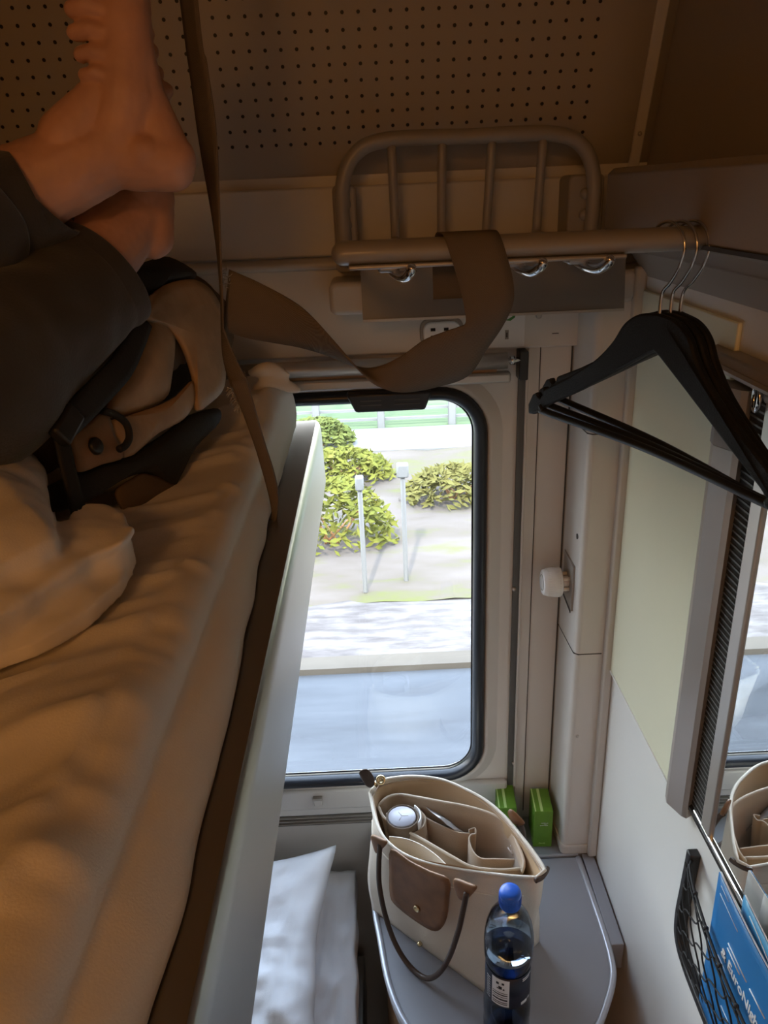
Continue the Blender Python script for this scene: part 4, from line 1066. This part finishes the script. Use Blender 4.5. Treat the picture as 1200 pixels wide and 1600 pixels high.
# ------------------------------------------------------------------ mirror with its profile on the right wall
mr = thing('wall_mirror', 'tall wall mirror with an aluminium edge profile on the right wall', 'mirror', (.384, .6, 1.25))
bm = new(); prism(bm, [(.383, .806), (.3610, .788), (.3585, .776), (.3685, .752), (.3735, .7475), (.3818, .752), (.3818, .80)], 2, 1.243, 1.735); obj('edge_profile', bm, 'alu2', mr, smooth=False)
bm = new(); prism(bm, [(.3835, .808), (.3600, .789), (.3575, .776), (.3680, .751), (.3735, .7465), (.3828, .751), (.3828, .80)], 2, 1.736, 1.80); obj('profile_cap', bm, 'painted2', mr, smooth=False)
obj('gap_channel', B(.3795, .3818, .712, .752, 1.262, 1.80), 'dark', mr, smooth=False)
bm = new()
for k in range(70): box(bm, .3786, .3797, .716, .750, 1.266 + k * .0076, 1.2682 + k * .0076)
obj('gap_ridges', bm, 'darkgrey', mr, smooth=False)
obj('mirror_frame', B(.3740, .3815, .688, .712, 1.262, 1.80), 'alu2', mr, bevel=.002)
obj('mirror_glass', B(.3775, .3815, .05, .688, 1.272, 1.80), 'mirror', mr, smooth=False)
bm = new(); box(bm, .3745, .3815, .05, .752, 1.258, 1.2635); obj('bottom_channel', bm, 'dark', mr, smooth=False)
bm = new(); box(bm, .3735, .3815, .05, .735, 1.2640, 1.2715); obj('bottom_trim', bm, 'chrome', mr, bevel=.002)
ml = thing('mirror_light', 'brownish ledge light above the wall mirror', 'lamp', (.37, .4, 1.80))
obj('light_housing', prism(new(), [(.3815, 1.832), (.366, 1.828), (.360, 1.818), (.362, 1.8105), (.3815, 1.8045)], 1, .05, .838), 'painted2', ml, bevel=.002)
obj('light_lip', prism(new(), [(.3600, 1.8195), (.3580, 1.816), (.3605, 1.812), (.363, 1.8135)], 1, .05, .838), 'alu2', ml, smooth=False)
c = at(1184, 622, X=.372)
rg = thing('coat_ring', 'small chrome coat ring below the ledge light on the right wall', 'hook', (.3815, c.y, c.z - .01))
obj('ring', tube(new(), [(.371 + .002 * math.cos(a / 24 * 2 * PI), c.y + .0095 * math.cos(a / 24 * 2 * PI), c.z + .0125 * math.sin(a / 24 * 2 * PI)) for a in range(24)], .0026, 10, closed=True), 'chrome', rg)
obj('ring_base', lathe(new(), [(0, .3735), (.006, .374), (.0075, .3812)], 20, (0, c.y - .012, c.z + .004), 'X'), 'alu2', rg)

# ------------------------------------------------------------------ net pocket with booklets
XN = XW
np_ = thing('net_pocket', 'black framed net pocket on the right wall holding blue booklets', 'net', (XN, .56, 1.05))
YN, ZN0, ZN1, YN2 = .722, 1.046, 1.212, .30
fr_ = cat([V((XN - .008, YN - .004, ZN1 + .004)), V((XN - .008, YN, ZN1 - .06)), V((XN - .008, YN + .003, ZN0 + .05)), V((XN - .008, YN - .004, ZN0 + .018)), V((XN - .008, YN - .030, ZN0 + .004)), V((XN - .008, YN - .08, ZN0)), V((XN - .008, .5, ZN0 - .004)), V((XN - .008, YN2 + .05, ZN0)), V((XN - .008, YN2 + .006, ZN0 + .02)), V((XN - .008, YN2, ZN0 + .06)), V((XN - .008, YN2 + .004, ZN1 + .004))], 6)
bm = new(); rws = []
for i, p in enumerate(fr_):
    t = (fr_[min(i + 1, len(fr_) - 1)] - fr_[max(i - 1, 0)]).normalized(); w_ = t.cross(V((1, 0, 0))).normalized()
    rws.append([p + w_ * u + V((q, 0, 0)) for u, q in ((-.0065, .0078), (-.0065, -.006), (.0045, -.006), (.0065, -.001), (.0065, .0078))])
R3 = loft(bm, rws, wrap=True); bm.faces.new(R3[0]); bm.faces.new(R3[-1][::-1])
nf = obj('net_frame', bm, 'blackplastic', np_, bevel=.0015)
for y_, z_ in ((YN - .002, ZN1 - .018), (YN + .0015, ZN0 + .062), (YN - .030, ZN0 + .004), (YN - .18, ZN0 - .003)):
    obj('screw_hole', lathe(new(), [(0, XN - .0142), (.0032, XN - .0146), (.0034, XN - .0135)], 12, (0, y_, z_), 'X'), 'dark', nf)
def netp(u, v_):
    """u 0..1 along the wall towards the viewer, v 0..1 up; bulging outwards"""
    y = YN - .010 - u * (YN - YN2 - .02); z = ZN0 + .008 + v_ * (ZN1 - ZN0 - .012)
    z -= .030 * v_ * math.sin(PI * min(1, u * 1.0)) * .3
    return V((XN - .012 - (.022 * v_ ** .8) * math.sin(PI * min(1, max(0, u))) ** .55 - .006 * math.sin(PI * v_), y, z))
bm = new(); NU, NV = 9, 4
for s in (0, 1):
    for i in range(-NV, NU + NV + 1):
        pts = []
        for k in range(NV * 12 + 1):
            v_ = k / (NV * 12); u = (i + (v_ * NV if s == 0 else -v_ * NV) + (.12 * math.sin(v_ * NV * 2 * PI))) / NU
            if -.001 <= u <= 1.001: pts.append(netp(u, v_))
        if len(pts) > 2: tube(bm, pts, .0011, 6)
obj('net_mesh', bm, 'net', np_)
bm = new(); tube(bm, [netp(k / 60, 1.0) for k in range(61)], .0019, 8); tube(bm, [netp(k / 60, .985) + V((-.002, 0, -.003)) for k in range(61)], .0011, 6)
for k in range(1, 9): ball(bm, netp(k / 9, 1.0), .0032, 8, 6)
obj('net_elastic', bm, 'net', np_)
# booklets: the front one with curved fore edge, printed
def booklet(name, label, y0, y1, z0, z1, x0, lean, m, group=True):
    t = thing(name, label, 'booklet', (XN - .01, (y0 + y1) / 2, z0))
    def bp_(u, v_): return V((x0 - lean * v_ - .003 * math.sin(PI * u), y0 + (y1 - y0) * u, z0 + (z1 - z0) * v_))
    return t, bp_
t1_, f1 = booklet('travel_booklet', 'blue booklet with a moon emblem, in front in the net pocket', .628, .455, 1.075, 1.284, XN - .020, .002, 'blue')
def sheet_mesh(f, ulim=1., n=14, off=0.):
    bm = new(); loft(bm, [[f(u / n * ulim, v_ / n) + V((off, 0, 0)) for u in range(n + 1)] for v_ in range(n + 1)]); return bm
obj('cover', sheet_mesh(f1), 'blue', t1_, solid=.0008)
obj('page_block', sheet_mesh(f1, 1, 14, .0018), 'paper', t1_, solid=.0018)
def deco(f, name, strokes, r, m, parent):
    bm = new()
    for s_ in strokes: tube(bm, [f(*q) + V((-.0008, 0, 0)) for q in s_], r, 5)
    return obj(name, bm, m, parent)
rt = Matrix(((0, 0, -1), (-1, 0, 0), (0, 1, 0)))     # text reads along -Y, upright in Z, facing -X
XE = XN - .0232
bm = new(); tube(bm, cat([at(*p, X=XE) for p in ((1184, 1527), (1187, 1522), (1185, 1513), (1181, 1507), (1177, 1511), (1178, 1525), (1183, 1541), (1191, 1552))], 6), .0011, 6); obj('moon_emblem', bm, 'paper', t1_)
bm = new(); tube(bm, [at(*p, X=XE) for p in ((1187, 1499), (1190, 1505), (1191, 1511), (1188, 1506))], .0009, 6, closed=True); obj('star_emblem', bm, 'yellow', t1_)
deco(f1, 'fine_line', [[(.06, .90), (.34, .90)], [(.06, .955), (.18, .955)]], .0004, 'paper', t1_)
p = f1(.20, .595)
text('lettering', '& EuroNight', .0180, 'paper', t1_, (p.x - .0016, p.y, p.z), rt, .0003, bold=True)
deco(f1, 'small_print', [[(.26, .735), (.52, .735)], [(.56, .735), (.74, .735)], [(.26, .70), (.44, .70)]], .0008, 'paper', t1_)
deco(f1, 'rule_line', [[(.16, .54), (.80, .54)], [(.30, .30), (.9, .30)]], .0005, 'paper', t1_)
t2_, f2 = booklet('travel_booklet', 'lighter blue booklet standing behind the moon booklet in the net pocket', 	.585, .40, 1.075, 1.298, XN - .012, .004, 'bluel')
obj('cover', sheet_mesh(f2), 'bluel', t2_, solid=.0008)
obj('page_block', sheet_mesh(f2, 1, 14, .0014), 'paper', t2_, solid=.0012)
deco(f2, 'cover_curve', [[(.1 + .8 * k / 12, .96 - .3 * (k / 12) ** 2) for k in range(13)]], .0007, 'paper', t2_)

#SECTION outside
# ------------------------------------------------------------------ carriage outside and trackside
ZG = -1.25
struct(obj('outside_carriage_roof', B(-7, 7, -1.4, 1.36, ZC + .06, ZC + .16), 'painted2', smooth=False))
bm = new(); box(bm, -7, XL - .05, 1.22, 1.32, -.6, ZC + .06); box(bm, .46, 7, 1.22, 1.32, -.6, ZC + .06); box(bm, XL - .05, .46, 1.22, 1.32, -.6, -.06)
struct(obj('outside_carriage_side', bm, 'painted2', smooth=False))
def gmat(name, stops, scale, stretch, rough=.95, detail=6):
    m = mat(name, stops[0][1], rough); nt = m.node_tree; b = nt.nodes['Principled BSDF']
    tc = nt.nodes.new('ShaderNodeTexCoord'); mp = nt.nodes.new('ShaderNodeMapping'); mp.inputs['Scale'].default_value = stretch
    n = nt.nodes.new('ShaderNodeTexNoise'); n.inputs['Scale'].default_value = scale; n.inputs['Detail'].default_value = detail; n.inputs['Roughness'].default_value = .65
    cr = nt.nodes.new('ShaderNodeValToRGB')
    while len(cr.color_ramp.elements) < len(stops): cr.color_ramp.elements.new(.5)
    for e, (p_, c_) in zip(cr.color_ramp.elements, stops): e.position = p_; e.color = (*c_, 1)
    nt.links.new(tc.outputs['Object'], mp.inputs[0]); nt.links.new(mp.outputs[0], n.inputs['Vector']); nt.links.new(n.outputs['Fac'], cr.inputs[0]); nt.links.new(cr.outputs[0], b.inputs['Base Color'])
    return m
def ground(name, y0, y1, z0, z1, m, amp=0., x0=-9, x1=9):
    bm = new(); nx, ny = 60, 16
    loft(bm, [[V((x0 + (x1 - x0) * i / nx, y0 + (y1 - y0) * j / ny, z0 + (z1 - z0) * j / ny + amp * noise.noise(V((i * .7, j * .7, y0))))) for i in range(nx + 1)] for j in range(ny + 1)])
    o = obj(name, bm, m); struct(o); return o
struct(obj('ground_base', B(-60, 60, -6, 70, ZG - .5, ZG - .12), gmat('subsoil', [(.3, (.06, .05, .04)), (.7, (.08, .07, .055))], 1, (1, 1, 1)), smooth=False))
yk = at(600, 1050, Z=ZG).y
ground('ground_trackbed', -3, yk + .02, ZG, ZG, gmat('track_slab', [(.30, (.042, .043, .046)), (.5, (.058, .061, .066)), (.7, (.074, .077, .082))], 1.6, (.35, 2.2, 1)))
struct(obj('ground_kerb', B(-9, 9, yk, yk + .16, ZG - .05, ZG + .05), gmat('kerb', [(.3, (.058, .048, .036)), (.7, (.085, .072, .056))], 2, (.4, 1, 1)), smooth=False))
yg = at(600, 935, Z=ZG).y; yp = at(600, 705, Z=ZG + .35).y
ground('ground_gravel', yk + .15, yg, ZG + .01, ZG + .03, gmat('pale_gravel', [(.36, (.060, .050, .046)), (.5, (.092, .080, .074)), (.62, (.135, .125, .12))], 5.0, (.5, 2.2, 1)), .02)
ground('ground_bank', yg - .12, yp + .03, ZG + .03, ZG + .35, gmat('dry_bank', [(.34, (.075, .078, .018)), (.44, (.082, .066, .050)), (.58, (.100, .082, .070)), (.70, (.085, .082, .022))], 1.3, (.4, 1.6, 1)), .05)
struct(obj('ground_path', B(-12, 12, yp, yp + .95, ZG + .2, ZG + .36), gmat('white_concrete', [(.3, (.13, .13, .125)), (.7, (.16, .16, .155))], 2, (.3, 1, 1)), smooth=False))
ground('ground_meadow', yp + .95, 60, ZG + .34, ZG + .5, gmat('meadow', [(.3, (.055, .085, .030)), (.6, (.075, .105, .045)), (.75, (.095, .12, .06))], .6, (.5, 1, 1)), .05, -40, 40)
# bushes on the bank: leafy clumps
def leaf_mat(name, c1, c2):
    return gmat(name, [(.3, c1), (.7, c2)], 6, (1, 1, 1))
ML = [leaf_mat('yellow_green_leaves', (.070, .082, .006), (.135, .128, .014)), leaf_mat('green_leaves', (.058, .080, .012), (.105, .115, .022)), leaf_mat('olive_leaves', (.080, .076, .014), (.120, .104, .024))]
def bush(label, px, py, y, sx, sz, mi, seed):
    rnd = random.Random(seed); c_ = at(px, py, Y=y)
    zg = ZG + .03 + .32 * max(0, min(1, (y - yg) / (yp - yg)))
    bm = new()
    for k in range(1100):
        a0, b0_ = rnd.uniform(0, 2 * PI), rnd.uniform(0, 1); rr2 = rnd.uniform(.35, 1) ** .5
        hgt = b0_ ** .8; wd = math.sqrt(max(.05, 1 - (hgt * .95) ** 2))
        p = V((c_.x + sx * rr2 * wd * math.cos(a0), y + sx * .45 * rr2 * wd * math.sin(a0), zg + sz * hgt))
        l_ = rnd.uniform(.022, .05); d1 = V((rnd.uniform(-1, 1), rnd.uniform(-1, 1), rnd.uniform(-.6, .6))).normalized(); d2 = d1.orthogonal().normalized()
        vs = [bm.verts.new(p + q) for q in (-d1 * l_ * 1.5, d2 * l_ * .5, d1 * l_ * 1.5, -d2 * l_ * .5)]; bm.faces.new(vs)
    t = thing('bush', label, 'bush', (c_.x, y, zg), 0, 'bushes on the bank outside')
    me = bpy.data.meshes.new('foliage'); bm.to_mesh(me); bm.free(); obj('foliage', me, ML[mi], t, smooth=False)
    bm = new()
    for k in range(5): tube(bm, [V((c_.x + .04 * k - .08, y, zg - .02)), V((c_.x + sx * .5 * math.cos(k * 2.1), y + .1 * math.sin(k * 2.1), zg + sz * .6))], .012, 6)
    obj('stem', bm, 'wood', t)
bush('broad yellow green bush on the bank seen along the bunk rail', 520, 880, yg + .9, .66, .66, 0, 1)
bush('low olive bush on the bank near the right window edge', 712, 830, yg + 1.7, .60, .36, 2, 2)
bush('middle bush of the left three on the bank, above the broad one', 540, 800, yg + 2.3, .60, .34, 0, 3)
bush('green bush high on the bank nearest the concrete path', 500, 745, yg + 3.3, .5, .35, 1, 4)
# two white posts on the bank
for nm, lb_, px, py0, py1 in (('marker_post', 'short white marker post on the bank left of the taller post', 570, 905, 765), ('marker_post', 'taller white post with a wide head on the bank', 634, 890, 745)):
    b0 = at(px, py0, Z=ZG + .18); tpz = at(px, py1, Y=b0.y).z
    t = thing(nm, lb_, 'post', tuple(b0), 0, 'white posts on the bank')
    obj('post_shaft', B(b0.x - .020, b0.x + .020, b0.y - .02, b0.y + .02, ZG + .05, tpz), 'outwhite', t, bevel=.01)
    w_ = .035 if px < 600 else .05
    obj('post_head', B(b0.x - w_, b0.x + w_, b0.y - .04, b0.y + .04, tpz, tpz + .12), 'outwhite', t, bevel=.015)
# rail fence behind the path, hedge behind the fence
yf = yp + 1.1
ft = thing('rail_fence', 'pale rail fence with white posts beyond the concrete path', 'fence', (0, yf, ZG + .35))
bm = new()
for k in range(9): box(bm, -9, 9, yf, yf + .03, ZG + .42 + k * .13, ZG + .455 + k * .13)
obj('rails', bm, 'outwhite', ft, smooth=False)
for px in (398, 494, 595, 706):
    x = at(px, 650, Y=yf).x
    obj('fence_post', B(x - .05, x + .05, yf - .05, yf + .05, ZG + .2, ZG + 1.75), 'outwhite', ft, bevel=.01)
bm = new(); loft(bm, [[V((-25 + 50 * i / 80, yf + 6 + .6 * noise.noise(V((i * .5, j, 0))), ZG + .2 + 2.4 * j / 8 + .5 * noise.noise(V((i * .4, j * .8, 4))))) for i in range(81)] for j in range(9)])
for i in range(0): pass
hg = obj('hedge', bm, leaf_mat('hedge_leaves', (.055, .085, .028), (.090, .115, .050)), solid=1.2, soff=-1); tag(hg, 'long light green hedge far behind the rail fence', 'hedge')

#SECTION light
# ------------------------------------------------------------------ light: bright hazy sky, sun behind the carriage, dim warm lamp by the door
w = bpy.data.worlds.new('World'); S.world = w; w.use_nodes = True
nt = w.node_tree; bg = nt.nodes['Background']
tc = nt.nodes.new('ShaderNodeTexCoord'); sx = nt.nodes.new('ShaderNodeSeparateXYZ'); cr = nt.nodes.new('ShaderNodeValToRGB')
cr.color_ramp.elements[0].position = .0; cr.color_ramp.elements[0].color = (1, .98, .93, 1); cr.color_ramp.elements[1].position = .6; cr.color_ramp.elements[1].color = (.62, .76, 1, 1)
nt.links.new(tc.outputs['Generated'], sx.inputs[0]); nt.links.new(sx.outputs['Z'], cr.inputs[0]); nt.links.new(cr.outputs[0], bg.inputs['Color'])
bg.inputs['Strength'].default_value = 5.0
def light(name, kind, loc, rot, energy, col, **k):
    l = bpy.data.lights.new(name, kind); l.energy = energy; l.color = col
    for a, b in k.items(): setattr(l, a, b)
    o = bpy.data.objects.new(name, l); COL.objects.link(o); o.location = loc; o.rotation_euler = rot
    return o
sun = light('sun', 'SUN', (0, 0, 8), (0, 0, 0), 3.0, (1, .95, .86), angle=math.radians(2))
sun.rotation_euler = V((.15, .68, -.78)).normalized().to_track_quat('-Z', 'Y').to_euler()
# ceiling lamp of the compartment, behind the viewer
cl = thing('ceiling_lamp', 'warm ceiling lamp near the compartment door', 'lamp', (-.30, -.86, ZC))
obj('lamp_body', B(-.45, -.15, -1.03, -.66, ZC - .02, ZC - .001), 'painted2', cl, bevel=.005)
la = light('lamp_light', 'AREA', (-.30, -.86, ZC - .03), (0, 0, 0), 2.4, (1, .43, .11), shape='RECTANGLE', size=.26, size_y=.36)
po = light('window_daylight_portal', 'AREA', (wc[0], 1.24, wc[1]), (-PI / 2, 0, 0), 1, (1, 1, 1), shape='RECTANGLE', size=ww, size_y=wh)
po.data.cycles.is_portal = True

# ------------------------------------------------------------------ camera
cam = bpy.data.cameras.new('camera'); co = bpy.data.objects.new('camera', cam); COL.objects.link(co)
cam.sensor_fit = 'VERTICAL'; cam.sensor_height = 36; cam.lens = F / 1600 * 36; cam.clip_start = .01
mtx = Matrix((CR, -CD, -CF)).transposed().to_4x4(); mtx.translation = CAM
co.matrix_world = mtx
S.camera = co
S.view_settings.view_transform = 'Standard'; S.view_settings.look = 'None'; S.view_settings.gamma = 1; S.view_settings.exposure = 1.35
S.view_settings.use_curve_mapping = False
S.cycles.max_bounces = 12; S.cycles.diffuse_bounces = 6; S.cycles.transparent_max_bounces = 24; S.cycles.glossy_bounces = 6
S.cycles.sample_clamp_indirect = 6.0
